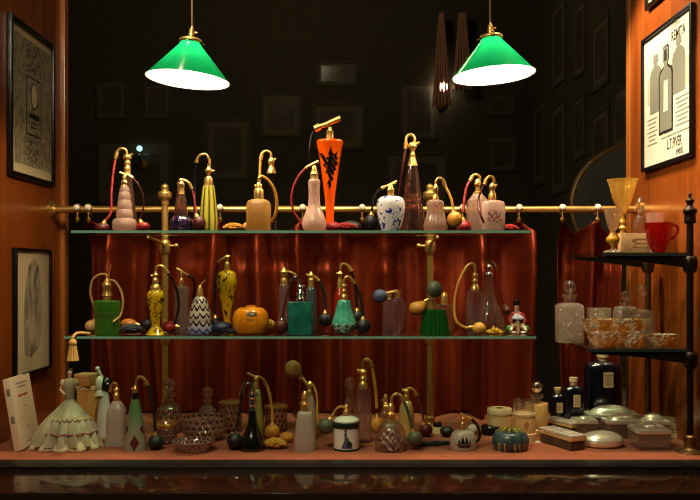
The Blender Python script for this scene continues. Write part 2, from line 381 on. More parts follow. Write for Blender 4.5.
def text(s, root, MI, x, y, z, size, m, sx=1, name='lettering', align='CENTER'):
    c = bpy.data.curves.new(name, 'FONT'); c.body = s; c.size = size; c.align_x = align; c.extrude = .0001; c.offset = size*.012; c.space_character = 1.0
    q = bpy.data.objects.new(name, c); C.objects.link(q); bpy.context.view_layer.update()
    me = bpy.data.meshes.new_from_object(q.evaluated_get(bpy.context.evaluated_depsgraph_get())); me.materials.clear(); me.materials.append(G[m])
    bpy.data.objects.remove(q); bpy.data.curves.remove(c); o = bpy.data.objects.new(name, me); C.objects.link(o); o.parent = root
    o.matrix_local = MI @ Matrix.Translation((x, y, z)) @ Matrix.Diagonal((sx, 1, 1, 1)); return o
G['paperw'] = mat('white poster paper', '#d9d2bd', .35, coat=.3)
G['paperc'] = mat('cream mount paper', '#c9b48c', .5, coat=.2)
G['ink'] = mat('black ink', '#1b1a16', .5); G['inkgrey'] = mat('grey ink', '#77766a', .5); G['inkpale'] = mat('pale grey ink', '#a8a694', .5)
G['engraving'] = blotch('engraved grey paper', [(.35, '#6f644c'), (.6, '#9a8c6a')], 60, .5, 0, 0, .2)
G['filigree'] = blotch('black filigree ornament', [(.47, '#1a1712'), (.53, '#a09070')], 130, .5, 1.5, 0, .2)
G['sketch'] = blotch('pencil sketch wash', [(.3, '#3f3a36'), (.62, '#b3a080')], 28, .5, 1, 0, .2, (1, 1, .5))
# right poster
root, MI, z = pic('black framed white poster with tall bottles and lettering on the right wood panel', MR(.486, .65), .305, .343, .009, .012, 0, 'paperw')
W, H = .305, .343
def poly(name, pts, m, zz, root=root, MI=MI):
    bm = BM(); f = flat(bm, pts, MI, zz); r = bmesh.ops.extrude_face_region(bm, geom=[f]); nv = [v for v in r['geom'] if isinstance(v, bmesh.types.BMVert)]
    bmesh.ops.translate(bm, verts=nv, vec=MI.to_3x3() @ Vector((0, 0, .0002))); return obj(name, bm, m, root)
def bottle_outline(cx, b, wd, hs, hn, top):
    L = [(wd, b), (wd, hs), (wd*.85, hs+.012), (wd*.3, hs+.022), (wd*.26, hn), (wd*.42, hn+.003), (wd*.42, top-.004), (wd*.3, top)]
    return [(cx+x, y) for x, y in L]+[(cx-x, y) for x, y in reversed(L)]
poly('printed_band', [(.03, .165), (.285, .165), (.285, .235), (.03, .235)], 'inkpale', z+.0001)
poly('printed_bottle_shadow', bottle_outline(.085, .14, .036, .235, .262, .285), 'inkgrey', z+.0004)
poly('printed_bottle_shadow', bottle_outline(.225, .16, .036, .245, .272, .29), 'inkgrey', z+.0004)
poly('printed_bottle', bottle_outline(.15, .078, .043, .22, .25, .29), 'ink', z+.0007)
poly('printed_bottle_face', bottle_outline(.15, .084, .036, .215, .25, .286), 'inkgrey', z+.001)
poly('printed_label', [(.138, .13), (.166, .13), (.163, .205), (.14, .205)], 'paperw', z+.0013)
poly('printed_stopper_band', [(.143, .253), (.157, .253), (.157, .28), (.143, .28)], 'ink', z+.0013)
text('REMITA', root, MI, .222, .288, z+.0004, .034, 'ink', .68)
text('LOTION', root, MI, .205, .318, z+.0004, .017, 'inkgrey', .8)
text('L.T.PIVER', root, MI, .2, .036, z+.0004, .034, 'ink', .62)
text('PARIS', root, MI, .23, .016, z+.0004, .02, 'ink', .75)
bm = BM()
for (x0, x1, y0, n) in ((.03, .095, .125, 7), (.205, .285, .145, 7), (.12, .285, .066, 1)):
    for k in range(n):
        dx = (k % 3)*.006; box(bm, (x0+dx, y0-k*.0105, z), (x1-dx, y0-k*.0105+.0035, z+.0003), 0, MI)
obj('printed_small_lines', bm, 'inkgrey', root)
pic('black framed print high on the right panel, cut off by the photo edge', MR(.46, 1.062), .29, .16, .012, .012, 0, 'paperc')
# left tall print
root, MI, z = pic('tall black framed label print with filigree ornament high on the left wood panel', ML(.25, .616), .276, .376, .012, .012, 0, 'paperc')
poly('printed_field', [(.03, .035), (.268, .035), (.268, .345), (.03, .345)], 'engraving', z+.0001, root, MI)
poly('printed_ornament', [(.1, .265), (.195, .265), (.195, .335), (.1, .335)], 'filigree', z+.0004, root, MI)
poly('printed_ornament', [(.1, .04), (.195, .04), (.195, .105), (.1, .105)], 'filigree', z+.0004, root, MI)
poly('printed_panel', [(.1, .112), (.195, .112), (.195, .258), (.1, .258)], 'ink', z+.0004, root, MI)
poly('printed_panel', [(.105, .117), (.19, .117), (.19, .253), (.105, .253)], 'engraving', z+.0007, root, MI)
poly('printed_medallion', [(.1475+.021*cos(k*pi/12), .213+.033*sin(k*pi/12)) for k in range(24)], 'ink', z+.001, root, MI)
poly('printed_medallion', [(.1475+.017*cos(k*pi/12), .213+.029*sin(k*pi/12)) for k in range(24)], 'paperc', z+.0013, root, MI)
bm = BM()
for y0, y1, a in ((.155, .168, .012), (.143, .147, .02), (.132, .136, .025)): box(bm, (.105+a, y0, z), (.19-a, y1, z+.0011), 0, MI)
obj('printed_small_lines', bm, 'ink', root)
# left lower sketch
root, MI, z = pic('thin framed sketch of standing figures low on the left panel above the white book', ML(.28, .14), .224, .309, .007, .012, 0, 'paperc')
poly('printed_sketch', [(.06, .05), (.1, .04), (.15, .06), (.172, .12), (.165, .2), (.15, .262), (.12, .285), (.085, .265), (.062, .2), (.055, .11)], 'sketch', z+.0002, root, MI)

# ------------------------------------------------------------------ curtain rod, rings, curtains
YR = .53; ZR = PZ(209.5, YR)
root = thing('curtain_rod', 'long brass curtain rod crossing behind the perfume bottles', 'curtain rod', (XL, YR, ZR))
bm = BM(); tube(bm, [(.004, 0, 0), (XR-XL-.004, 0, 0)], .0095, 20); obj('rod', bm, 'brass', root)
for x, sg in ((0, 1), (XR-XL, -1)):
    bm = BM(); lathe(bm, [(.022, 0), (.022, .004), (.014, .007), (.013, .014)], 24, M=Matrix.Translation((x, 0, 0)) @ Matrix.Rotation(sg*pi/2, 4, 'Y')); obj('flange', bm, 'brass', root)
G['beadglass'] = mat('white glass bead', '#efe2c8', .1, coat=1)
ring_px = [(79, 'beside the left panel'), (90, 'second from the left panel'), (221, 'behind the striped yellow green bottle'), (303, 'behind the frosted pink long necked bottle'),
           (362, 'just left of the blue speckled white bottle'), (413, 'behind the tall amethyst cone bottle'), (462, 'behind the yellow squeeze bulb'),
           (518, 'at the right end of the top glass shelf'), (561, 'left one over the narrow curtain'), (596, 'beside the amber goblets')]
for px, where in ring_px:
    r = thing('curtain_ring', 'brass curtain ring with pendant, '+where, 'curtain ring', (PX(px, YR), YR, ZR), 'brass curtain rings on the rod')
    bm = BM(); tube(bm, [(0, .0135*cos(a*pi/8), .0135*sin(a*pi/8)) for a in range(17)], .0022, 8, 2); obj('ring', bm, 'brass', r)
    bm = BM(); ball(bm, (0, -.0185, .004), .0092, 14); obj('bead', bm, 'beadglass', r)
    bm = BM(); tube(bm, [(0, -.0135, -.002), (0, -.0135, -.02)], .002, 8); lathe(bm, [(.0005, -.036), (.006, -.027), (.0005, -.018)], 4, c=(0, -.0135)); obj('pendant', bm, 'brass', r)
t = NT('deep red satin'); setb(t.b, '#8a200d', .45, metal=.65, spec=.4); v = t.coord('Object', (1, 1, .2)); t.bump(t.noise(v, 60, 4), .1, .002)
t.l(t.ramp(t.noise(v, 8), [(.35, '#5f1d0a'), (.65, '#823012')]), t.b.inputs['Base Color']); G['satin'] = t.m
def curtain(label, x0, x1, seed, flare=0, n=360, m=60, ring_x=(), wl=.122):
    bm = BM(); zt = ZR-.03; rows = []
    for j in range(m+1):
        v = j/m; row = []
        for i in range(n+1):
            u = i/n; x = x0+(x1-x0)*u+flare*(1-v)*u*u
            q = x+.012*sin(9*x+seed)+.022*noise.noise(Vector((x*5, v*1.1, seed)))+.01*(1-v)*sin(3*x+seed)
            c = .5+.5*cos(2*pi*q/wl+seed)                         # narrow pleats that stand forward, wide hollows between
            a = .75+.5*noise.noise(Vector((x*6, v*.8, seed+5)))
            y = YR+.085-.115*a*c**3.6-.010*(.5+.5*cos(2*pi*q/wl*2.7+2*seed))*(1-.4*v)-.01*noise.noise(Vector((x*14, v*2, 3)))
            sag = min([abs(x-g) for g in ring_x] or [1]); e = math.exp(-(sag/.028)**2)
            z = .004+(zt-.004)*v
            if v > .7: z -= ((v-.7)/.3)**1.5*.03*(1-e)
            if v > .85: y += (YR-.006-y)*((v-.85)/.15)**2*(.35+.65*e)
            sw = sum(.008*math.exp(-((sag-.065)/.03)**2)*math.exp(-((v-g)/.045)**2) for g in (.88, .74)); y -= sw
            row.append(bm.verts.new((x, y, z)))
        rows.append(row)
    for a, b in zip(rows, rows[1:]):
        for i in range(n): bm.faces.new((a[i], a[i+1], b[i+1], b[i]))
    o = obj('curtain', bm, 'satin', None, 0); tag(o, label, 'curtain', 'red satin curtains')
    sm = o.modifiers.new('thickness', 'SOLIDIFY'); sm.thickness = .0015; return o
rx = [PX(p, YR) for p, _ in ring_px]
curtain('wide dark red satin curtain hanging behind the glass shelves', -.715, .49, .7, .03, ring_x=rx[1:8])
curtain('narrow dark red curtain panel hanging behind the iron stand', .565, .735, 2.2, -.015, 90, 48, rx[8:], .085)

# ------------------------------------------------------------------ glass shelves and brass posts
def shelf(label, pxl, pxr, ztop, y0, y1):
    xl, xr = PX(pxl, y0), PX(pxr, y0); r = thing('glass_shelf', label, 'shelf', ((xl+xr)/2, y0, ztop-.006), 'glass shelves'); w = (xr-xl)/2
    bm = BM(); box(bm, (-w, .0006, 0), (w, y1-y0, .006), .0008); obj('pane', bm, 'shelfglass', r)
    bm = BM(); box(bm, (-w, -.0006, .0002), (w, .0006, .0058)); obj('front_edge', bm, 'edge', r)
shelf('upper glass shelf holding the top row of perfume bottles', 71, 531, ZT, .115, .40)
shelf('lower glass shelf holding the middle row of perfume bottles', 64, 536, ZM, .115, .40)
def post(px, label, thumb):
    Y = .42; s = scl(Y); r = thing('brass_shelf_post', label, 'post', (PX(px, Y), Y, 0), 'brass shelf posts')
    bm = BM(); lathe(bm, [(.0085, .012), (.0085, .575)], 20); obj('pole', bm, 'brass', r)
    bm = BM(); lathe(bm, S([(.024, 0), (.024, .004), (.016, .008), (.0125, .016), (.0125, .024), (.009, .028)], 3), 28); obj('foot', bm, 'brass', r)
    bm = BM(); lathe(bm, S([(.0085, .56), (.0105, .562), (.0105, .572), (.0165, .578), (.0175, .586), (.0165, .592), (.009, .596), (.0095, .602), (.0095, .608), (.002, .614)], 3), 24); obj('finial', bm, 'brass', r)
    for zt in (ZT, ZM):
        bm = BM(); lathe(bm, S([(.0095, zt-.045), (.0125, zt-.04), (.0145, zt-.026), (.013, zt-.014), (.0095, zt-.01)], 3), 24)
        tube(bm, [(0, -.008, zt-.022), (0, -.08, zt-.014), (0, -.17, zt-.0095)], .0045, 10, taper=.7); ball(bm, (0, -.17, zt-.0105), .0045, 12)
        b = obj('bracket', bm, 'brass', r)
        bm = BM(); tube(bm, [(thumb*.01, -.004, zt-.024), (thumb*.024, -.004, zt-.024)], .003, 8); ball(bm, (thumb*.029, -.004, zt-.024), .0062, 14); obj('thumbscrew', bm, 'brass', b)
post(165, 'brass shelf post on the left beside the dark amethyst flask', 1)
post(430, 'brass shelf post on the right behind the clear ribbed bell bottle', -1)

# ------------------------------------------------------------------ iron corner stand
sx0, sx1, sy0, sy1 = .515, .7395, .14, .385
root = thing('iron_display_stand', 'dark iron corner stand with bracket arms along the right panel', 'stand', (sx1, sy0, 0))
L = lambda x, y: (x-sx1, y-sy0)
def stand_post(y, top, fin):
    cx, cy = L(sx1, y); bm = BM(); lathe(bm, [(.0072, .02), (.0072, top)], 20, c=(cx, cy))
    for zt in (ZR1, ZR2): lathe(bm, S([(.0085, zt-.045), (.0135, zt-.04), (.016, zt-.025), (.0145, zt-.012), (.009, zt-.007)], 3), 20, c=(cx, cy))
    o = obj('post', bm, 'iron' if fin else 'darkbrass', root)
    bm = BM(); lathe(bm, S([(.03, 0), (.03, .003), (.018, .006), (.0125, .012), (.0125, .03), (.0135, .034), (.0085, .038)], 3), 28, c=(cx, cy)); obj('foot', bm, 'darkbrass', root)
    if fin:
        bm = BM(); lathe(bm, S([(.0085, top-.03), (.0125, top-.028), (.0115, top-.012), (.0145, top-.006), (.0145, top), (.008, top+.006), (.006, top+.012), (.009, top+.017), (.009, top+.021), (.003, top+.026), (.0035, top+.034), (.001, top+.038)], 3), 20, c=(cx, cy)); obj('finial', bm, 'iron', root)
stand_post(sy0, .527, True); stand_post(sy1, ZR1-.004, False)
G['tieredge'] = mat('dark green glass edge', '#2c3a33', .2)
TR = {z: thing('glass_tier', l, 'shelf', (sx1, sy0, 0), 'glass tiers of the iron stand') for z, l in ((ZR1, 'upper glass tier of the iron stand, under the goblets and red cup'), (ZR2, 'lower glass tier of the iron stand, under the amber bowls'))}
for zt in (ZR1, ZR2):
    sx0 = .545 if zt == ZR1 else .515; xa = sx0+.01-sx1
    for y in (sy0, sy1):
        bm = BM(); pr = [(0, -.007), (0, -.034), (-.06, -.026), (-.13, -.017), (xa, -.0125), (xa, -.007)]
        f0 = [bm.verts.new((x, L(0, y)[1]-.006, zt+z)) for x, z in pr]; f1 = [bm.verts.new((x, L(0, y)[1]+.006, zt+z)) for x, z in pr]
        bm.faces.new(f0); bm.faces.new(list(reversed(f1)))
        for i in range(len(pr)): bm.faces.new((f0[i], f0[(i+1) % len(pr)], f1[(i+1) % len(pr)], f1[i]))
        obj('bracket_arm', bm, 'iron', root)
    bm = BM(); a, b = L(sx0, sy0-.012); c, d = L(sx1-.010, sy1+.012); box(bm, (a, b, zt-.007), (c, d, zt), .0008); sh = obj('pane', bm, 'shelfglass', TR[zt])
    bm = BM(); box(bm, (a, b-.0012, zt-.0068), (c, b-.0002, zt-.0004)); obj('front_edge', bm, 'tieredge', TR[zt])
# ------------------------------------------------------------------ bottle builders: px radii and photo heights become metres at the object's own depth
class Frame:
    def __init__(s, bx, Y, z): s.bx, s.Y, s.z = bx, Y, z; s.s = scl(Y); s.by = base_py(Y, z)
    def pt(s, q): return ((q[0]-s.bx)*s.s, (q[2]*s.s if len(q) > 2 else 0), (s.by-q[1])*s.s)
    def prof(s, pr, first=True):
        r = [(a*s.s, (s.by-b)*s.s) for a, b in pr]
        if first: r[0] = (r[0][0], 0)
        return r
    def loc(s): return (PX(s.bx, s.Y), s.Y, s.z)
def part(fr, root, name, pr, m, smooth=4, first=False, cx=None, label=None, sh=40, **k):
    p = fr.prof(pr, first); p = S(p, smooth) if smooth else p
    if first: p[0] = (p[0][0], 0)
    bm = BM(); lathe(bm, p, k.pop('n', 32), c=(((cx-fr.bx)*fr.s if cx is not None else 0), 0), **k)
    o = obj(name, bm, m, root, sh)
    if label: o['label'] = label
    return o
def bulb(fr, root, px, py, rx, rz, m, dy=0, rest=False, frm=None, fm='gold', pear=0):
    c = Vector(fr.pt((px, py, dy))); r = Vector((rx*fr.s, rx*fr.s, rz*fr.s))
    if rest or c.z-r.z < .0002: c.z = r.z+.0003
    bm = BM(); ball(bm, (0, 0, 0), tuple(r), 24)
    d = None
    if frm is not None: d = (Vector(fr.pt(frm))-c); d = d.normalized() if d.length > 1e-5 else Vector((0, 0, 1))
    if pear and d:
        for v in bm.verts:
            k = max(v.co.normalized().dot(d), 0); v.co = v.co*(1-.25*k*k)+d*(k**3*pear*fr.s)
    for v in bm.verts: v.co += c
    o = obj('squeeze_bulb', bm, m, root)
    if d:
        q = d.to_track_quat('Z', 'Y').to_matrix().to_4x4(); e = sqrt((d.x*r.x)**2+(d.y*r.y)**2+(d.z*r.z)**2)+pear*fr.s*.75
        k = fr.s; bm = BM(); lathe(bm, [(2.9*k, e-1.3*k), (2.6*k, e), (1.7*k, e+1.6*k), (1.5*k, e+3*k)], 16, M=Matrix.Translation(c) @ q); obj('ferrule', bm, fm, o)
    return c
def B(label, bx, Y, z, body, m, name='atomizer_bottle', cat='perfume bottle', group=None, collar=None, head=None, goose=None, hose=None, hm='black_', hr=1.05, gr=1.3,
      blb=None, metal='gold', nozzle=None, cm=None, extra=None, smooth=4, **k):
    """body/collar/head: (radius, photo height) rows; goose/hose: photo points (third value = px of depth); blb = (px, py, rx, rz, material, depth, resting)"""
    fr = Frame(bx, Y, z); root = thing(name, label, cat, fr.loc(), group)
    part(fr, root, 'body', body, m, smooth, True, **k)
    if collar: part(fr, root, 'collar', collar, cm or metal, 2)
    if head or goose or nozzle:
        bm = BM()
        if head: lathe(bm, S(fr.prof(head, False), 3), 20)
        if goose: tube(bm, [fr.pt(q) for q in goose], gr*fr.s, 10); tube(bm, [fr.pt(q) for q in ([goose[-1], goose[-2]] if len(goose) > 1 else goose)][::-1], gr*1.45*fr.s, 10)
        if nozzle: tube(bm, [fr.pt(q) for q in nozzle], gr*1.25*fr.s, 10, taper=.75)
        obj('spray_head', bm, metal, root)
    if hose:
        h = list(hose); n = len(h)
        dyb = blb[5] if blb and len(blb) > 5 else 0
        h = [(q[0], q[1], q[2] if len(q) > 2 else dyb*i/max(n-1, 1)) for i, q in enumerate(h)]
        pts = [fr.pt(q) for q in h]; pts = [(x, y, max(zz, hr*fr.s+.0003)) for x, y, zz in pts]
        bm = BM(); tube(bm, pts, hr*fr.s, 10); obj('hose', bm, hm, root)
    if blb:
        bb = blb if isinstance(blb, list) else [blb]
        for q in bb: bulb(fr, root, q[0], q[1], q[2], q[3], q[4], q[5] if len(q) > 5 else 0, q[6] if len(q) > 6 else False, (h[-1] if hose and q is bb[0] else None), metal)
    if extra: extra(fr, root)
    return fr, root
def decal(fr, root, name, pr, test, m, x0, x1, y0, y1, step=.5, p=2, sy=1, first=True, out=.25, n=8):
    P = S([(a, b) for a, b in pr], n) if n else pr
    def R(y):
        for (r1, h1), (r2, h2) in zip(P, P[1:]):
            if min(h1, h2) <= y <= max(h1, h2) and h1 != h2: return r1+(r2-r1)*(y-h1)/(h2-h1)
        return 0
    bm = BM(); cache = {}
    def V(i, j):
        if (i, j) in cache: return cache[i, j]
        x, y = x0+i*step, y0+j*step; r = R(y)+out; a = max(r**p-abs(x)**p, 1e-6)**(1/p)
        v = bm.verts.new((x*fr.s, -a*sy*fr.s, (fr.by-y)*fr.s)); cache[i, j] = v; return v
    for j in range(int((y1-y0)/step)):
        for i in range(int((x1-x0)/step)):
            x, y = x0+(i+.5)*step, y0+(j+.5)*step
            if test(x, y) and abs(x) < R(y)*.97: bm.faces.new((V(i, j), V(i+1, j), V(i+1, j+1), V(i, j+1)))
    if not bm.faces: bm.free(); return
    me = bpy.data.meshes.new(name); 
    for f in bm.faces: f.smooth = True
    bm.to_mesh(me); bm.free(); me.materials.append(G[m]); o = bpy.data.objects.new(name, me); C.objects.link(o); o.parent = root; return o

# ------------------------------------------------------------------ patterned glasses
t = NT('black and white feathered glass'); setb(t.b, '#ffffff', .15, coat=.6)
tc = t.new('ShaderNodeTexCoord'); sp = t.new('ShaderNodeSeparateXYZ'); t.l(tc.outputs['UV'], sp.inputs[0])
wv = t.math('ABSOLUTE', t.math('SINE', t.math('MULTIPLY_ADD', t.noise(t.coord(), 30), 1.6, t.math('MULTIPLY', sp.outputs[0], 5*2*pi))))
ff = t.math('FRACT', t.math('ADD', t.math('MULTIPLY_ADD', sp.outputs[1], 5, t.math('MULTIPLY', t.noise(t.coord(), 45), .7)), t.math('MULTIPLY', wv, .55)))
lo = t.ramp(sp.outputs[1], [(.12, '#2c3350'), (.3, '#15110f')]); hi = t.ramp(sp.outputs[1], [(.12, '#7d83a0'), (.3, '#b9aa98')])
k_ = t.math('SMOOTH_MIN', ff, 1, .1); mm = t.new('ShaderNodeMix', data_type='RGBA'); t.l(t.ramp(ff, [(.22, '#000000'), (.42, '#ffffff'), (.9, '#ffffff'), (1, '#404040')]), mm.inputs[0]); t.l(lo, mm.inputs[6]); t.l(hi, mm.inputs[7])
t.l(mm.outputs[2], t.b.inputs['Base Color']); G['feather'] = t.m
t = NT('yellow green striped glass'); setb(t.b, '#ffffff', .18, coat=.6)
tc = t.new('ShaderNodeTexCoord'); sp = t.new('ShaderNodeSeparateXYZ'); t.l(tc.outputs['UV'], sp.inputs[0])
fr_ = t.math('FRACT', t.math('MULTIPLY', sp.outputs[0], 9)); t.l(t.ramp(fr_, [(.0, '#2a2a10'), (.16, '#2f2d12'), (.24, '#a39a2e'), (.7, '#c9b94a'), (.95, '#8c8426')]), t.b.inputs['Base Color']); G['striped'] = t.m
t = NT('green fading to frosted white glass'); setb(t.b, '#ffffff', .4, trans=.35)
tc = t.new('ShaderNodeTexCoord'); sp = t.new('ShaderNodeSeparateXYZ'); t.l(tc.outputs['UV'], sp.inputs[0])
t.l(t.ramp(sp.outputs[1], [(.3, '#a99f86'), (.8, '#5e8a50')]), t.b.inputs['Base Color']); G['greenfade'] = t.m
G['speckle'] = blotch('white glass with blue flecks', [(.57, '#e6dfda'), (.60, '#2b35a0')], 95, .15, .5, 0, .6)
G['cameo'] = blotch('yellow cameo glass', [(.53, '#dcae14'), (.59, '#4a2c0c')], 75, .25, 1.2, .1, .4)
G['mottled'] = blotch('yellow and brown mottled glass', [(.5, '#dba61a'), (.6, '#5a300c')], 62, .2, 1.5, .1, .5, (1, 1, .5))
G['orangeglass'] = mat('orange art glass', '#ff5a05', .12, coat=.6)
G['orangeglobe'] = blotch('orange globe glass', [(.35, '#d97a08'), (.7, '#f0980f')], 50, .2, .5, .15, .6)
G['purplebase'] = blotch('dark iridescent violet glass', [(.35, '#170f22'), (.55, '#40305a'), (.7, '#8a5a40')], 110, .12, .5, .3, .8)
G['darkpink'] = glass('smoky rose glass', '#cf9a88', .08, .85)
G['teal'] = blotch('teal art glass', [(.3, '#125248'), (.7, '#24806c')], 40, .18, 0, .25, .6)
G['tealjade'] = blotch('jade green art glass', [(.3, '#2f8f78'), (.7, '#5cb79b')], 45, .18, 1, .15, .6)
G['mosaic'] = blotch('dark crackled base', [(.1, '#0f1a18'), (.35, '#2f5f52'), (.6, '#9fc0a8')], 150, .15, 0, 0, .6, kind='voronoi')
G['mauve'] = glass('mauve frosted glass', '#cfaaa2', .25, .85, milk=.3)
G['greydeep'] = glass('slate blue glass', '#93b0b4', .08, .85, milk=.2)
G['ironred'] = mat('red enamel glass', '#8e1a10', .2, coat=.6)
G['amber'] = glass('amber glass', '#f4c468', .03, .8, milk=.2)
G['amberspot'] = blotch('crystal with amber panels', [(.42, '#f4e2c4'), (.56, '#c47a10')], 60, .06, 0, .8, .4)
G['redcup'] = mat('ruby red glass', '#d01408', .08, trans=.8, coat=.4)
G['dots'] = dotted('crystal with red dots', '#f3dfce', '#5a1410', 14, 5, .3)
G['dotsbowl'] = dotted('crystal bowl with red dots', '#f6e6d8', '#5a1812', 22, 4, .27)
G['blackglass'] = mat('black glass', '#050505', .16, coat=1)
G['blackclear'] = glass('smoked black glass', '#3a322c', .04, .92)
G['yellowopal'] = mat('yellow green opaline glass', '#9c9440', .25, coat=.4, trans=.15)
G['cream'] = mat('cream ceramic', '#dcbc8e', .35, coat=.3)
G['creamlabel'] = mat('cream card', '#d0a672', .6)
G['creamglaze'] = mat('cream glazed glass', '#c99a5c', .35, coat=.4)
G['porcelain'] = mat('white porcelain', '#d9d0c0', .18, coat=.6)
G['greenband'] = mat('dark green enamel', '#15241a', .2, coat=.5)
G['cobalt'] = mat('dark blue glass', '#060918', .14, coat=.8, trans=.3)
G['tealdark'] = blotch('dark blue grey pottery', [(.35, '#1d2b30'), (.65, '#41535a')], 60, .35, 1, 0, .3)
G['yellowleaf'] = mat('yellow leaf glaze', '#b5a044', .35)
G['purplepat'] = blotch('violet floral enamel', [(.45, '#5a4450'), (.55, '#b9a694'), (.7, '#8a5f70')], 110, .25, 1)
G['knitamber'] = cloth('amber crochet', '#a86a1c', '#d0923a', 700); G['knitred'] = cloth('red crochet', '#7d120d', '#a51f16', 700)
G['knitgold'] = cloth('gold crochet', '#a8791f', '#d9a93c', 700); G['yarngrey'] = cloth('slate yarn', '#2a2a30', '#4a4a50', 700)
G['navycloth'] = cloth('navy cloth', '#14161f', '#20232e', 500); G['silkgold'] = cloth('gold silk fringe', '#b9853a', '#e0b060', 700)
G['darkribbon'] = cloth('dark green ribbon', '#141d18', '#25302a', 500)

# ================================================================== TOP SHELF
B('tall frosted pink stepped cone bottle at the left end of the top shelf', 124.5, .17, ZT,
  [(10, 231), (12, 228), (12, 222), (10, 219), (7.6, 218.6), (8.2, 216), (7.4, 210), (7.0, 209.6), (7.3, 207), (6.3, 200.5), (5.9, 200), (6.2, 198), (5.2, 192.5), (4.8, 192), (5, 190), (3.6, 186)], 'frostpink', smooth=0,
  collar=[(3.6, 186.2), (3.2, 184), (3.8, 182.5), (2.4, 180), (2.6, 178), (1.5, 175)], nozzle=[(120, 172.5), (130, 176.5)], goose=[(124, 175), (128, 174.5), (133, 178)], gr=1.1,
  hose=[(133, 178), (140, 188), (143, 199), (142, 210), (139, 219, 3)], hm='maroon', hr=.9, blb=(142, 226, 7, 5, 'red', 4, True))
B('tall smoky rose cone bottle with red hose behind the frosted stepped bottle', 127.5, .29, ZT,
  [(10, 234), (10.2, 228), (7.5, 205), (5, 182), (4.2, 176)], 'darkpink', collar=[(4.4, 176), (3.2, 173), (3.6, 168), (2.6, 166), (3.2, 162), (1.8, 160)],
  head=[(1.8, 161), (4, 159), (4, 156), (2, 154)], goose=[(127, 156), (126, 150), (121, 148.5), (117, 152), (115.5, 159)], nozzle=[(127, 157), (133, 154)],
  hose=[(115.5, 159), (114, 175), (113.5, 195), (114, 213), (109, 222)], hm='red', hr=1.2, blb=(106.5, 226, 7, 5.2, 'maroon', -14, True))
B('dark amethyst flask with iridescent squat base beside the left brass post', 181, .18, ZT,
  [(10, 231), (11.5, 226), (11.5, 221), (9, 217.5), (6.9, 216)], 'purplebase', p=None, ribs=(8, .04), collar=[(3.8, 194), (3.4, 191), (3.4, 187), (4, 184), (2, 181)], head=[(1.5, 182), (2.4, 180), (1, 178.5)],
  goose=[(181, 180), (184, 180), (189, 183), (192, 189)], hose=[(192, 189), (194.5, 199), (196, 208), (197.5, 216)], hm='red', blb=(200, 223.5, 6.8, 7.2, 'maroon', -5, False),
  extra=lambda fr, r: part(fr, r, 'neck_taper', [(6.9, 216.3), (6.4, 210), (5.4, 201), (3.9, 194)], 'darkpink'))
B('yellow green bottle with dark vertical stripes on the top shelf', 208.6, .22, ZT,
  [(8.4, 231), (9.2, 224), (9, 215), (7.6, 200), (6.2, 189), (5.6, 185.5)], 'striped', collar=[(4.5, 186), (4.3, 179), (3.2, 177)],
  head=[(2, 178), (2, 174), (3.4, 172), (3.2, 169), (1.4, 167), (1.5, 164)], goose=[(209.4, 170), (209.2, 160), (206, 154.5), (200.5, 155), (197, 160), (196.5, 163)], nozzle=[(209, 171), (214.5, 171)],
  hose=[(196.5, 163), (194, 174), (192.5, 192), (193, 215, 9), (196, 224, 16)], hm='navy', hr=1.2, blb=(197, 227, 6, 5, 'navy', 22, True))
fr, r = B('frosted amber square shouldered bottle with yellow hose on the top shelf', 258.8, .17, ZT,
  [(11, 231), (11.8, 229.5), (11.8, 205), (10.5, 201.5), (6.5, 199.5)], 'frostamber', smooth=0, p=5, collar=[(5, 200), (5, 190), (3.6, 189), (3.4, 187.5)],
  head=[(3.4, 188.5), (3, 185), (1.4, 182.5)], nozzle=[(255, 186), (262, 185)], goose=[(258.8, 184), (259, 178), (262, 176)],
  hose=[(262, 176), (268, 180), (274, 190), (276, 203), (274, 214), (270, 221)], hm='yellow', hr=1.5, blb=(247, 224.5, 6.5, 5.5, 'beige', 16, True))
fr = Frame(271.5, .30, ZT); B('slender black glass bottle with gold swan neck behind the frosted amber bottle', 271.5, .30, ZT,
  [(6.5, 234), (6.5, 231), (4.4, 216), (3.4, 200), (3, 176)], 'blackclear', collar=[(4.8, 173.5), (4.4, 171), (2.6, 166), (3, 164)], head=[(2.6, 165), (3.6, 162), (3, 159.5), (1.5, 157.5)],
  goose=[(271, 160), (270.5, 153), (266, 151), (262, 153.5), (260.5, 160)], nozzle=[(271, 161), (276, 159)], hose=[(260.5, 160), (260, 170), (259.5, 190), (262, 215)], hm='yellow', hr=1.3)
B('frosted pink bottle with bulbous base and long neck on the top shelf', 314.2, .17, ZT,
  [(9, 231), (11.8, 227.5), (12, 222), (9.5, 214), (6.6, 207), (5.7, 200), (5.6, 190), (6, 182), (5, 179.5)], 'frostpink', collar=[(4.3, 180), (4, 175), (4.3, 174), (3, 172), (3, 170)],
  head=[(3, 171), (2.4, 167.5), (1.2, 165)], nozzle=[(318.5, 161.5), (309, 166), (305.6, 168.5)], gr=1.5, hose=[(305.6, 168.5), (299, 176), (293.5, 187), (291.5, 200), (294, 212), (301.5, 223)], hm='red', hr=1.3)
bird = [(x/4.75+310-329.9, y/4.75+130) for x, y in [(45, 114), (60, 118), (75, 137), (92, 134), (88, 120), (101, 84), (104, 104), (112, 122), (122, 118), (137, 103), (127, 128), (134, 140), (126, 150), (136, 162), (122, 178), (128, 192), (112, 200), (117, 214), (106, 218), (113, 240), (100, 248), (102, 268), (88, 288), (90, 262), (80, 262), (92, 236), (84, 214), (72, 206), (80, 190), (62, 172), (70, 160), (54, 138)]]
vase = [(4.5, 231), (4.3, 222), (4.4, 206), (6.2, 190), (8.8, 170), (11.6, 152), (13.2, 144), (13.3, 141.6), (12.3, 140.4), (6, 140)]
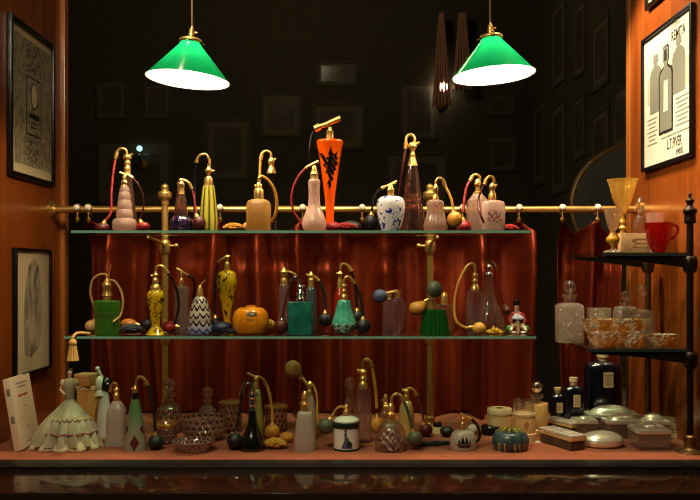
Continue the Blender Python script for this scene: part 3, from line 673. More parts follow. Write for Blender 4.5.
def birdx(fr, r):
    T = lambda x, y: (inside(x, y, bird) and not (sin(1.5*x-.9*y) > .93 and 156 < y < 184 and abs(x+.16*(y-165)) > 1.6)) or (abs(x+7.6-4.4*(y-192)/60-1.2*sin((y-192)/2.6)) < .5 and 192 < y < 206)
    decal(fr, r, 'painted_bird', vase, T, 'black', -14, 14, 146, 207, .4)
B('tall bright orange tapering vase atomizer with painted black bird', 329.9, .24, ZT, vase, 'orangeglass', collar=[(4, 140.6), (3.8, 133), (4.1, 131.5), (2.4, 130), (2, 127)], n=48,
  nozzle=[(340.5, 118.5), (334, 121), (326, 124.5)], gr=2.6, goose=[(327, 124.5), (320, 126.5), (314.5, 129)], hose=[(314.5, 129), (311, 138), (309.8, 152), (309.6, 170, 8), (316, 200, 16), (325, 221, 0)], hm='black_', hr=.8,
  blb=(333, 225, 7.5, 5.2, 'red', -17, True), extra=birdx)
fr = Frame(345, .155, ZT); r = thing('crochet_bulb_cover', 'red crocheted bulb cover lying in front of the orange vase', 'bulb cover', fr.loc()); yarn('knitted_cover', (0, 0, .0085), (.026, .012, .008), 'knitred', r)
fr = Frame(233, .2, ZT); r = thing('crochet_bulb_cover', 'amber crocheted bulb cover beside the striped yellow green bottle', 'bulb cover', fr.loc()); yarn('knitted_cover', (0, 0, .0095), (.025, .013, .009), 'knitamber', r)
B('white egg shaped bottle with blue flecks on the top shelf', 390.8, .17, ZT,
  [(8.6, 231), (10, 228), (12.6, 219), (14.2, 209), (13.6, 201), (10, 197), (4.5, 196)], 'speckle', collar=[(3.7, 197), (3.3, 192), (3.8, 190), (3.2, 188.5)], head=[(3, 189), (2.2, 186), (1, 184)], n=40,
  nozzle=[(396.8, 181.5), (387, 186)], goose=[(388, 185.5), (384, 187), (381.5, 188)], hose=[(381.5, 188), (377, 192), (373.5, 199), (372.5, 207), (372, 212)], hr=1.1, blb=(371, 222, 7.4, 8, 'black_', 8, False))
fr = Frame(351, .22, ZT); r = thing('rubber_squeeze_bulb', 'loose black oval squeeze bulb between the orange vase and the speckled egg', 'squeeze bulb', fr.loc()); bulb(fr, r, 351, 225, 10.5, 6, 'black_', 0, True, (341, 226))
B('tall amethyst glass cone bottle with gold swan neck', 412.5, .27, ZT,
  [(12.5, 233), (13, 229), (11.6, 216), (9, 196), (6.6, 178), (4.6, 165)], 'ameth', p=None, ribs=(10, .03), collar=[(5.2, 166), (4.6, 163), (3, 157.5), (3.3, 155)], head=[(3, 156), (2.2, 152), (2.6, 150), (4.5, 147), (3.8, 144), (1.8, 142)],
  goose=[(414, 145), (414.5, 138), (411, 134.5), (407, 136.5), (405.8, 142), (405.6, 149)], gr=1.5, nozzle=[(413, 146), (419.5, 142.5)], hose=[(405.6, 149), (403, 165), (400, 190, 6), (397, 216, 12), (396, 226, 14)], hm='maroon', hr=1.4)
B('clear ribbed bell bottle with gold neck and yellow hose on the top shelf', 435.5, .17, ZT,
  [(10, 231), (11.6, 228), (11.2, 223), (9, 215), (8.4, 207), (8.2, 203), (6.5, 200.5), (4, 200)], 'pinkclear', ribs=(16, .035), collar=[(3.4, 201), (3.2, 198), (2, 194), (2.4, 191)], head=[(2.4, 192), (3.2, 188.5), (2.2, 186), (1, 184)],
  goose=[(435.5, 187), (436, 181), (439, 178), (443, 180), (445, 186)], hose=[(445, 186), (448, 192), (451, 200), (452.6, 209)], hm='yellow', hr=1.4, blb=(454.3, 219.7, 7.6, 8, 'yellow', -4, False))
pinkjar = [(11, 231), (12, 229), (12, 206), (11, 202.4), (8, 201)]
blobs = [(-5.4, 214, 1.5), (-2.6, 217.5, 1.7), (1.4, 213.4, 1.6), (3, 218, 1.9), (-6, 220, 1.3), (-.6, 221, 1.6), (6, 221, 1.5), (5.6, 214.5, 1.1), (-3.4, 211.6, .9)]
leaves = [(-4, 216, .9), (-1, 215.4, 1), (2.6, 215.6, 1), (.8, 219, 1), (4.8, 217, .9), (-4.4, 221.6, 1), (2.4, 222.4, 1.1), (0, 211.4, .8)]
hit = lambda L, x, y: any((x-a)**2+(y-b)**2 < c*c*(.8+.3*sin(5*math.atan2(y-b, x-a))) for a, b, c in L)
def flowersx(fr, r):
    decal(fr, r, 'painted_flower', pinkjar, lambda x, y: hit(blobs, x, y), 'petal', -10, 10, 206, 226, .4, 4, n=0)
    decal(fr, r, 'painted_leaf', pinkjar, lambda x, y: hit(leaves, x, y) and not hit(blobs, x, y), 'leafpaint', -10, 10, 206, 226, .4, 4, n=0)
G['petal'] = mat('painted rose petals', '#a8483c', .4); G['leafpaint'] = mat('painted green leaves', '#4f6a3a', .4)
G['pinkwhite'] = mat('pale pink opaque glass', '#e0b29c', .2, coat=.5, trans=.15)
B('pale pink square jar painted with small flowers on the top shelf', 492.2, .17, ZT, pinkjar, 'pinkwhite', smooth=0, p=4, collar=[(4, 201.5), (4, 195), (3.2, 193.5), (3.2, 192)], head=[(3, 193), (2.6, 190), (3.6, 187), (2.6, 184.5), (1, 183)],
  goose=[(493.5, 186), (493.5, 179), (490, 176.4), (486.5, 179), (484.5, 184.5)], gr=1.5, nozzle=[(493, 187), (497, 185)], hose=[(484.5, 184.5), (481, 191), (478.3, 201), (478.2, 213, -10), (482, 223, -10)], hm='maroon', hr=1.1, extra=flowersx)
B('ornate cut pink jar with red hose behind the flowered jar', 477.5, .27, ZT,
  [(10, 233), (10.6, 231), (10.6, 204), (8.5, 199.5), (4.4, 194)], 'pinkclear', p=5, smooth=2, collar=[(4.6, 195), (4.6, 192.5), (2.6, 191.5), (2.6, 189)], head=[(2.6, 190), (2.4, 187), (3.8, 184), (2.4, 180.5), (1.2, 179)],
  goose=[(479.5, 182), (479.5, 177), (476, 174.5), (472.5, 176), (470, 180.5)], gr=1.5, hose=[(470, 180.5), (466, 188), (463.5, 200), (462, 213)], hm='red', hr=1.4, blb=(462.5, 224.5, 7.5, 6.5, 'red', -8, True))
fr = Frame(509, .2, ZT); r = thing('crochet_bulb_cover', 'dark red crocheted cover at the right end of the top shelf', 'bulb cover', fr.loc()); yarn('knitted_cover', (0, 0, .008), (.02, .011, .0075), 'knitred', r)

# ================================================================== LOWER GLASS SHELF
B('green glass cylinder bottle with looping beige hose at the left end of the lower shelf', 107.2, .19, ZM,
  [(11.6, 336), (12, 334), (12.4, 316), (13.2, 304), (12.6, 301), (6, 300)], 'greenglass', collar=[(4.2, 301), (4.2, 297), (3.4, 295)], head=[(5.5, 296), (4.2, 290), (5.2, 285), (3, 281), (1.5, 278)], nozzle=[(108, 282), (109.5, 270), (111.5, 264)], gr=.9,
  goose=[(107.5, 283), (107, 277), (105.5, 274)], hose=[(105.5, 274), (98, 275), (91, 281), (88.5, 293), (91, 305), (94.5, 311, 10), (92, 318, 14)], hm='beige', hr=1.1, blb=(88.5, 328.5, 7.4, 6.4, 'beige', 12, True),
  extra=lambda fr, r: (obj('hose', tube(BM(), [fr.pt(q) for q in ((109, 280), (115, 281.5), (121, 291), (123, 303), (120.5, 315), (117, 321, -13))], 1.1*fr.s, 10), 'beige', r),
                       part(fr, r, 'glass_band', [(12.5, 318), (13.1, 316), (13.2, 313), (12.8, 312)], 'clear')))
fr = Frame(128.5, .27, ZM); r = thing('rubber_squeeze_bulb', 'orange squeeze bulb lying between the green cylinder and the yellow cameo vase', 'squeeze bulb', fr.loc()); bulb(fr, r, 128.5, 325, 8.5, 6, 'orange_', 0, True, (138, 325))
fr = Frame(132, .165, ZM); r = thing('tassel_cord', 'heap of slate grey tassel yarn beside the green cylinder bottle', 'tassel', fr.loc()); yarn('yarn', (0, 0, .0105), (.026, .014, .0098), 'yarngrey', r, 40)
B('slim yellow cameo vase with brown leaf pattern on the lower shelf', 155.6, .17, ZM,
  [(10.2, 336), (9.6, 334), (4.4, 327), (4.2, 323), (6.8, 308), (8.4, 297), (7.6, 292), (4, 289.5)], 'cameo', collar=[(5.4, 290), (5, 286), (3, 284), (3.4, 281), (2.4, 278)], head=[(2.4, 279), (2, 277), (3.4, 275), (2, 273), (1, 271)],
  nozzle=[(151.5, 276), (155, 275)], goose=[(156, 272), (156.5, 267.5), (160.5, 265.5), (165, 268), (168, 273.5)], hose=[(168, 273.5), (172, 281), (175.7, 292), (176.6, 306), (173, 321), (169, 328)], hr=1.2, blb=(166, 322, 7.2, 6, 'red', 16, True))
fr = Frame(146.8, .28, ZM); r = thing('rubber_squeeze_bulb', 'charcoal squeeze bulb just left of the yellow cameo vase', 'squeeze bulb', fr.loc()); bulb(fr, r, 146.8, 326, 6.4, 5.8, 'black_', 0, True, (153, 330))
B('plain rose glass bottle with gold spray head behind the feathered bottle', 181.5, .31, ZM,
  [(7.2, 336), (7.4, 333), (7.4, 292), (6, 287.5), (3, 285.5)], 'mauve', collar=[(2.8, 286), (2.6, 280), (1.6, 278)], nozzle=[(176.5, 268.5), (188.5, 275.5)], head=[(1.6, 279), (2, 275), (1, 271)],
  hose=[(188.5, 275.5), (193, 280), (193.5, 290, 6), (190.5, 305), (190, 320)], hr=1.2, blb=(190.5, 327, 6, 6, 'black_', 14, True))
B('black and white feathered cone bottle on the lower shelf', 200, .18, ZM,
  [(12, 336), (13, 333), (12.6, 328), (11.4, 322), (11.4, 316), (9.2, 308), (7.4, 301), (4, 296.5)], 'feather', collar=[(3.4, 297), (3.2, 292), (2.6, 289)], head=[(2.6, 290), (2.2, 287), (1, 285)], n=48, nozzle=[(199, 287), (205.5, 280)], metal='gold', gr=1)
fr = Frame(223, .17, ZM); r = thing('rubber_squeeze_bulb', 'navy squeeze bulb with a cloth sleeve left of the orange globe', 'squeeze bulb', fr.loc()); bulb(fr, r, 221.5, 327, 10, 6.2, 'navy', 4, True)
yarn('cloth_sleeve', (.011, -.006, .0055), (.028, .008, .005), 'navycloth', r, 14, .0022)
B('yellow and brown mottled teardrop bottle behind the orange globe', 227, .29, ZM,
  [(6, 336), (5, 333), (3.6, 327), (3.6, 318), (6.4, 302), (9.6, 286), (10.2, 279), (8.2, 272.5), (3.4, 270)], 'mottled', collar=[(3.2, 270.5), (3, 264), (2.2, 262)], head=[(2.2, 263), (1.8, 260), (3, 257), (1, 254.5)], nozzle=[(224, 257.5), (230, 256)],
  goose=[(226, 258), (221, 259.5), (218.5, 263)], hose=[(218.5, 263), (215.8, 274), (214.8, 290), (214, 308), (215, 316)], hr=1.1, blb=(216, 323.5, 5.6, 6.2, 'black_', 2, False), extra=lambda fr, r: part(fr, r, 'foot', [(6.8, 336), (6.6, 334.6), (4, 333)], 'mottled', 0, True))
globe = [(11, 336), (15.5, 333), (18, 326), (18, 318), (15.6, 311), (10.5, 307.5), (5, 306.6), (4.6, 305)]
def motif(fr, r): decal(fr, r, 'painted_motif', globe, lambda x, y: ((x-3)/5.2)**2+((y-313.4)/2.2)**2 < 1 and ((x-4)/2)**2+((y-313)/1)**2 > 1 or ((x-1.5)/4)**2+((y-319)/1.3)**2 < 1 and sin(x*4) > -.2, 'darkgreen', -6, 10, 308, 322, .4)
B('squat orange glass globe with small painted motif on the lower shelf', 250.7, .18, ZM, globe, 'orangeglobe', 'perfume_globe', n=48, extra=motif)
fr = Frame(270, .225, ZM); r = thing('crochet_bulb_cover', 'yellow crocheted cover tucked behind the right of the orange globe', 'bulb cover', fr.loc()); yarn('knitted_cover', (0, 0, .013), (.012, .012, .0125), 'knitgold', r)
B('slim mauve bottle with pointed gold cap between orange globe and teal flask', 284, .24, ZM,
  [(5.4, 336), (5.6, 334), (5.4, 300), (5, 287), (3.6, 284)], 'mauve', collar=[(3.4, 284.5), (3.2, 279), (2, 278)], head=[(2, 279), (4, 273), (4.2, 271.5), (2, 269.5), (1, 266.5)], nozzle=[(287, 271), (292, 273)], gr=1, goose=[(288, 271.5), (293, 273), (297, 277)])
B('square teal flask with chrome ball neck on the lower shelf', 300.3, .17, ZM,
  [(11.8, 336), (12.2, 334), (12.2, 303), (11.5, 301.6), (4, 301.2)], 'teal', smooth=0, p=9, sy=.7, metal='chrome', collar=[(4.6, 302), (4.4, 298.5), (3, 296.5), (4.2, 294), (3, 291), (2.2, 289)], head=[(2.2, 290), (3, 287), (1.4, 284.5)],
  nozzle=[(300, 287), (305, 286)], goose=[(300, 285), (299, 279), (295.5, 276.5), (292, 279), (290.5, 283)], hose=[(290.5, 283), (287.5, 293), (284.5, 306), (282.5, 318)], hm='maroon', hr=1.2, blb=(281.3, 327, 7.2, 7.4, 'maroon', -2, False))
B('slim slate blue bottle with black squeeze bulb right of the teal flask', 311, .28, ZM,
  [(5.6, 336), (5.8, 334), (5.6, 300), (4.8, 290), (3, 287)], 'greydeep', collar=[(3, 287.5), (2.6, 282), (3, 280), (2, 278)], head=[(2, 279), (3, 275.5), (1.6, 273), (1, 271.5)], nozzle=[(306.5, 275), (310, 275)],
  goose=[(311, 275), (315, 277), (318.5, 281)], hose=[(318.5, 281), (323, 289), (325, 300), (325.2, 309)], hr=1.5, blb=(325.4, 319.5, 6.8, 7, 'black_', -2, False))
B('jade green bell bottle with dark crackled base on the lower shelf', 344.3, .17, ZM,
  [(5, 336), (9, 332.5), (12, 326), (12.2, 323)], 'mosaic', collar=[(4, 300), (3.8, 296), (2.6, 294), (3.2, 291), (2.2, 289)], head=[(2.2, 290), (2, 287), (3.4, 285.5), (1.6, 283)],
  goose=[(344, 285), (344.5, 279), (347.5, 276.5), (351.5, 279), (354.7, 284)], gr=1.4, hose=[(354.7, 284), (359, 293), (362, 305), (363, 316)], hr=1.5, blb=(363.3, 326.3, 7.4, 7.6, 'black_', -1, False),
  extra=lambda fr, r: part(fr, r, 'upper_bell', [(12.2, 323.4), (11.2, 320), (8.8, 312), (7.2, 304), (6, 300.5), (4, 299.6)], 'tealjade', ribs=(10, .04)))
B('slim red enamelled bottle mostly hidden behind the jade green bell', 340, .29, ZM,
  [(5.6, 336), (6, 333), (6, 300), (4.4, 292), (3, 288)], 'ironred', collar=[(2.8, 288.5), (2.6, 282), (2, 279)], head=[(2, 280), (2, 276), (3, 273.5), (1, 271)], nozzle=[(336.5, 274), (340, 273)],
  goose=[(340.5, 272), (341, 266), (344, 264), (348, 266), (351.5, 271.5)], gr=1.4, hose=[(351.5, 271.5), (354.5, 282), (356.5, 298), (357, 309)], hr=1.4, blb=(357.3, 317, 6, 6.4, 'black_', 5, False))
B('pale violet flattened oval bottle with gold spray head on the lower shelf', 397.5, .17, ZM,
  [(10, 336), (10, 334.4), (3.4, 333.4), (5, 329), (7.8, 318), (8.4, 308), (6.4, 300), (3, 297.6)], 'violet', sy=.7, collar=[(3, 298.5), (2.8, 293.5), (3.4, 292.6), (3, 290)], nozzle=[(397, 291), (389.5, 292.4), (386.8, 293)], gr=1.6,
  hose=[(387, 293), (386, 294)], hr=.9, blb=(380, 296.2, 7.6, 7, 'bluegrey', -2, False))
B('clear square bottle with gold cap behind the pale violet oval bottle', 388.5, .27, ZM, [(5.4, 336), (5.8, 334), (5.8, 301), (4.6, 299), (2.6, 298)], 'violet', p=7, smooth=0, collar=[(3, 298.5), (3, 293), (2.4, 291)], metal='gold', name='scent_bottle')
G['greenrib'] = glass('ribbed emerald glass', '#4cb050', .06, .85, milk=.32, mcol='#2fa03a')
def twobulbs(fr, r):
    bm = BM(); tube(bm, [fr.pt(q) for q in ((434.6, 308), (434, 303), (433, 299))], 1.8*fr.s, 10); tube(bm, [fr.pt(q) for q in ((433, 300), (428, 299.5), (424.5, 302))], 1.1*fr.s, 10); obj('spray_head', bm, 'brass', r)
    bulb(fr, r, 417.2, 308.3, 8.6, 7, 'yellow', -2, False, (430, 298, -2), 'gold', 5)
    bulb(fr, r, 434.3, 289, 7.8, 8.4, 'greygreen', -2, False, (433, 303, -2), 'gold')
B('emerald green ribbed trapezoid bottle with yellow and grey green squeeze bulbs', 434.8, .17, ZM, [(14.2, 336), (14.6, 334.5), (13.4, 326), (11, 312), (10.4, 309.4), (4, 309)], 'greenrib', smooth=0, ribs=(22, .05), extra=twobulbs)
B('clear square bottle with gold stopper right of the emerald ribbed bottle', 444.5, .27, ZM, [(9, 336), (9.4, 334), (9.4, 306), (8.4, 304.3), (3.4, 304)], 'clear', p=8, smooth=0, collar=[(3.8, 304.5), (3.6, 296), (2.8, 294), (2.4, 292)], name='scent_bottle')
B('tall clear cylinder bottle with long yellow hose on the lower shelf', 475, .18, ZM,
  [(8, 336), (8.4, 334), (8.4, 296), (7, 291), (3.6, 289.5)], 'violet', n=36, collar=[(5, 290), (4.4, 287), (2.6, 284), (3.4, 281), (2, 278)], head=[(2, 279), (3.4, 275.5), (1.4, 272.5)], goose=[(475, 274), (475, 267), (472, 263.5), (467, 266), (463, 273)], gr=1.4,
  hose=[(463, 273), (458, 283), (454.5, 297), (453.5, 312), (456, 322), (464, 327, -8), (470, 326.5, -12)], hm='yellow', hr=1.5, blb=(477, 326, 6.6, 6.2, 'yellow', -14, True))
B('clear glass conical flask with chrome swan neck and red hose on the lower shelf', 489, .28, ZM,
  [(15, 336), (16.4, 333), (16, 324), (13, 314), (8, 302), (5, 290), (4.4, 281), (4, 277)], 'clear', metal='chrome', collar=[(4.2, 277.5), (4, 273.5), (2.6, 272)], head=[(2.6, 273), (2, 269), (2.6, 267), (1, 264.5)],
  goose=[(489, 267), (486, 262), (489.5, 260.5), (493, 263.5), (495, 268)], hose=[(495, 268), (498, 281), (502, 295), (505.5, 305)], hm='red', hr=1.2, blb=(508, 311, 4.5, 4.5, 'maroon', 8, False))
fr = Frame(494, .175, ZM); r = thing('bead_string', 'heap of yellow beads piled before the conical flask', 'beads', fr.loc())
bm = BM(); rr = random.Random(3)
for i in range(60):
    a = rr.uniform(0, 2*pi); q = sqrt(rr.random()); zz = rr.random()*(1-q)*.016
    ball(bm, (.019*q*cos(a), .011*q*sin(a), .0032+zz), .0032, 8)
o = obj('beads', bm, mat('yellow glass beads', '#c9941e', .2, coat=.4), r); o['kind'] = 'stuff'
# gold tassel over the shelf edge
fr = Frame(73, .115, ZM); r = thing('gold_tassel', 'gold silk tassel hanging over the left front edge of the lower shelf', 'tassel', (PX(73, .105), .105, ZM-.05))
bm = BM(); tube(bm, [(.026, .03, .054), (.014, .018, .0565), (.004, .008, .0555), (0, -.001, .048), (0, -.001, .04)], .0032, 10); obj('cord', bm, 'silkgold', r)
bm = BM(); ball(bm, (0, -.001, .037), .0085, 16); obj('knot', bm, 'silkgold', r)
bm = BM(); lathe(bm, [(.007, .031), (.0095, .014), (.0115, -.001)][::-1], 40, ribs=(13, .09), c=(0, -.001)); obj('fringe', bm, 'silkgold', r)
# ================================================================== DISPLAY FLOOR
def stopper(py, r, m='clear', neck=None):
    def f(fr, root):
        bm = BM(); ball(bm, fr.pt((fr.bx, py)), r*fr.s, 24); lathe(bm, fr.prof([(1.8, py+r+2.6), (2.2, py+r-.6)], False), 16); obj('stopper', bm, m, root)
    return f
# white paper-bound book leaning on the left
bw, bh, bt = .105, .158, .016
root = thing('book', 'white paperback book leaning upright against the left wood panel', 'book', (-.716, .145, .0028)); RB = Matrix.Rotation(radians(-9.5), 4, 'Y')
G['bookcover'] = mat('white book cover', '#dcc3a0', .45, coat=.1); G['bookpages'] = blotch('page edges', [(.4, '#b59d70'), (.6, '#cdb88c')], 200, .8, 0, 0, 0, (20, 1, .05)); G['redink'] = mat('red ink', '#a8281a', .5)
bm = BM(); box(bm, (-bt+.0012, .001, .0025), (-.0012, bw-.002, bh-.0025), 0, RB); obj('pages', bm, 'bookpages', root)
bm = BM(); box(bm, (-.0011, -.0006, 0), (0, bw, bh), .0004, RB); box(bm, (-bt, -.0006, 0), (-bt+.0011, bw, bh), .0004, RB); box(bm, (-bt, -.0012, 0), (0, 0, bh), .0004, RB); obj('cover', bm, 'bookcover', root)
bm = BM(); 
for y0, y1 in ((.028, .038), (.041, .05), (.054, .063), (.067, .076)): box(bm, (0, y0, .113), (.0004, y1, .118), 0, RB)
obj('title_print', bm, 'redink', root)
bm = BM()
for y0, y1, z0 in ((.02, .085, .142), (.03, .075, .134), (.045, .06, .09), (.044, .058, .045), (.03, .075, .012)): box(bm, (0, y0, z0), (.0003, y1, z0+.0018), 0, RB)
for z0 in (.12, .06): box(bm, (-.012, -.0015, z0), (-.004, -.0011, z0+.016), 0, RB)
obj('small_print', bm, 'inkgrey', root)
# porcelain lady in a crinoline
fr = Frame(70, .185, ZF); s = fr.s*.88; root = thing('lady_figurine', 'small crinoline lady figurine in a pale green flounced dress beside the white book', 'figurine', fr.loc())
G['dress'] = blotch('pale sage silk', [(.3, '#8b8568'), (.7, '#b8ac8c')], 40, .6, .5, 0, 0, (1, 1, .3)); G['lace'] = cloth('ivory lace', '#a8946c', '#c9b58c', 600); G['skin'] = mat('painted porcelain skin', '#d9b394', .3, coat=.3)
G['hairpaint'] = mat('painted grey brown hair', '#4a3a2a', .5); G['rosetrim'] = cloth('faded rose ribbon', '#8a4a44', '#a0605a', 700)
def skirt(name, pr, m, folds, amp, lean=0):
    bm = BM(); pr = S(pr, 4); n = folds*8; rows = []; H = max(q[1] for q in pr)
    for r, h in pr:
        k = 1-h/H; row = []; r *= 1+.14*k
        for i in range(n):
            th = 2*pi*i/n; rr = r*(1+amp*k*(sin(folds*th+.6*sin(3*th))+.4*sin(2.3*folds*th)))
            row.append(bm.verts.new((rr*cos(th)*s+lean*s*(-k)*max(0, -cos(th)), rr*sin(th)*.78*s, max(h*s, .0006))))
        rows.append(row)
    for a, b in zip(rows, rows[1:]):
        for i in range(n): bm.faces.new((a[i], a[(i+1) % n], b[(i+1) % n], b[i]))
    bm.faces.new(list(reversed(rows[0]))); bm.faces.new(rows[-1]); return obj(name, bm, m, root, 60)
skirt('flounce', [(30, 0), (31, 3), (28.5, 9), (27, 17)], 'lace', 11, .1, 9)
skirt('skirt', [(29.5, 5), (28.4, 14), (25.4, 26), (20.5, 35), (14, 43), (8.6, 50), (5.6, 54), (5, 57)], 'dress', 15, .1, 9)
bm = BM(); tube(bm, [((30.6*cos(a*pi/16))*s, 30.6*.78*sin(a*pi/16)*s-.001, (19+.8*sin(a*2.1))*s) for a in range(33)], 1*s, 6, 2); obj('ribbon_trim', bm, 'rosetrim', root)
bm = BM()
for k in range(12):
    th = pi+.3+k*.24; tube(bm, [(21*cos(th)*s, 21*.8*sin(th)*s, 36*s), (23.5*cos(th+.1)*s, 23.5*.8*sin(th+.1)*s, 33*s), (21*cos(th+.22)*s, 21*.8*sin(th+.22)*s, 36*s)], 1.3*s, 6, 3)
obj('swag', bm, 'lace', root)
def skin(name, verts, edges, rads, m, parent, lv=2):
    me = bpy.data.meshes.new(name); me.from_pydata(verts, edges, []); o = bpy.data.objects.new(name, me); C.objects.link(o); o.parent = parent; me.materials.append(G[m])
    md = o.modifiers.new('skin', 'SKIN'); md.use_smooth_shade = True
    for i, r in enumerate(rads): me.skin_vertices[0].data[i].radius = (r, r)
    me.skin_vertices[0].data[0].use_root = True
    sb = o.modifiers.new('subdivision', 'SUBSURF'); sb.levels = 1; sb.render_levels = lv; return o
def figure(parent, s, base, chest, neck, head, sh, arms, legs, m):
    """arms/legs: lists of (points) from shoulder/hip outwards, all in px relative to the base"""
    V = [base, chest, neck, head, (head[0], head[1], head[2]+3.2)]; E = [(0, 1), (1, 2), (2, 3), (3, 4)]; Rr = [3.6, 4.2, 1.7, 3.0, 2.5]
    for pts in arms:
        i0 = 1
        for k, q in enumerate(pts): V.append(q); E.append((i0, len(V)-1)); i0 = len(V)-1; Rr.append((1.9, 1.5, 1.1, 1.0)[min(k, 3)])
        d = (Vector(pts[-1])-Vector(pts[-2])).normalized(); sd = Vector((d.z, .4, -d.x)).normalized()
        for f in range(-2, 3):
            V.append(tuple(Vector(pts[-1])+d*(2.6-.3*abs(f))+sd*f*.55)); E.append((i0, len(V)-1)); Rr.append(.3)
    for pts in legs:
        i0 = 0
        for k, q in enumerate(pts): V.append(q); E.append((i0, len(V)-1)); i0 = len(V)-1; Rr.append((2.4, 2.0, 1.5, 1.2)[min(k, 3)])
    return skin('body', [tuple(c*s for c in v) for v in V], E, [r*s for r in Rr], m, parent)
bx_ = -1.5
figure(root, s, (0, 0, 54), (-.5, 0, 71), (0, -.5, 79.6), (.3, -1.2, 84.4), 4, [[(-5.6, -.5, 76), (-10.4, -2, 66), (-4, -7.4, 62)], [(5.2, -.5, 76), (9.6, -2.5, 67), (14.6, -6, 69.5)]], [], 'skin')
bm = BM(); lathe(bm, [(a*s, b*s) for a, b in S([(5.4, 52), (5, 56), (6, 64), (7, 71), (6.4, 76), (4.4, 78.6)], 3)], 24, sy=.85); obj('bodice', bm, 'dress', root)
bm = BM(); 
for sg, q in ((-1, (-7.6, -1, 73)), (1, (7.4, -1.2, 73.4))): ball(bm, tuple(c*s for c in q), (3.4*s, 3.2*s, 4.6*s), 16)
obj('puffed_sleeve', bm, 'lace', root)
bm = BM(); ball(bm, (.2*s, 1.4*s, 87.4*s), (3.3*s, 2.9*s, 2.3*s), 18); ball(bm, (.2*s, 2.8*s, 85.6*s), (2.3*s,)*3, 14); obj('hair', bm, 'hairpaint', root)
def face(root, s, c, r, sk='skin'):
    bm = BM()
    for sg in (-1, 1): ball(bm, (c[0]+sg*r*.38, c[1]-r*.9, c[2]+.1*r), (r*.13, r*.1, r*.1), 8)
    obj('eye', bm, 'ink', root); bm = BM(); ball(bm, (c[0], c[1]-r*1.02, c[2]-.22*r), (r*.12, r*.2, r*.2), 8); obj('nose', bm, sk, root)
    bm = BM(); ball(bm, (c[0], c[1]-r*.92, c[2]-.52*r), (r*.24, r*.1, r*.07), 8); obj('mouth', bm, 'redink', root)
face(root, s, (.3*s, -1.2*s, 85.4*s), 3*s)
# boxes behind the lady
G['boxwood'] = mat('tan card box', '#b0783a', .6); G['boxtop'] = mat('pale card lid', '#c9a468', .6)
fr = Frame(85, .35, ZF); s = fr.s; root = thing('carton', 'upright tan perfume carton behind the crinoline lady', 'box', fr.loc(), None, .15)
bm = BM(); box(bm, (-8*s, 0, 0), (10*s, 18*s, 42*s), .001); obj('body', bm, 'boxwood', root)
bm = BM(); box(bm, (-8.3*s, -.3*s, 42*s), (10.3*s, 18.3*s, 46*s), .001); obj('lid', bm, 'boxtop', root)
r2 = thing('carton', 'small orange brown carton lying on top of the upright carton', 'box', (fr.loc()[0]-.008, fr.loc()[1], 46*s+.0006), None, -.25)
bm = BM(); box(bm, (-8*s, -1*s, 0), (9*s, 15*s, 9.5*s), .001); obj('body', bm, 'boxwood', r2)
bm = BM(); box(bm, (-8.2*s, -1.2*s, 9.5*s), (9.2*s, 15.2*s, 12*s), .001); obj('lid', bm, 'boxtop', r2)
# black and white figural bottle
fr = Frame(104, .28, ZF); s = fr.s; root = thing('figural_atomizer', 'white glazed figural atomizer with glossy black and white animal head', 'perfume bottle', fr.loc())
bm = BM(); lathe(bm, [(a*s, b*s) for a, b in S([(7, 0), (8, 3), (7.4, 15), (6, 30), (5, 42), (3.6, 48)], 4)], 28); obj('body', bm, 'porcelain', root)
bm = BM(); ball(bm, (1.5*s, 0, 54*s), (7*s, 6*s, 8*s), 22); obj('head', bm, 'black', root)
bm = BM(); ball(bm, (-3.2*s, -2.6*s, 55*s), (4.6*s, 4.2*s, 8.2*s), 18); lathe(bm, [(a*s, b*s) for a, b in ((5, 0), (4.2, 2), (2.6, 7))], 18, M=Matrix.Translation((-3.4*s, -3*s, 43.5*s))); obj('muzzle', bm, 'porcelain', root)
bm = BM(); tube(bm, [(-1*s, 0, 60*s), (-4*s, -1*s, 66*s), (-6*s, -1*s, 69*s)], 1.5*s, 8); ball(bm, (-6.2*s, -1*s, 70*s), 2.4*s, 12); obj('horn', bm, 'porcelain', root)
bm = BM(); ball(bm, (5*s, -4.8*s, 55.5*s), 1.2*s, 10); ball(bm, (4.6*s, -5*s, 60*s), 1.1*s, 10); obj('eye', bm, 'porcelain', root)
bm = BM(); tube(bm, [(-3.6*s, -3.2*s, 44*s), (-7*s, -6*s, 32*s), (-9.6*s, -8*s, 18*s), (-8.5*s, -9*s, 6*s), (-3*s, -10*s, 2*s), (2*s, -10*s, 1.6*s)], 1.3*s, 10); obj('hose', bm, 'yellow', root)
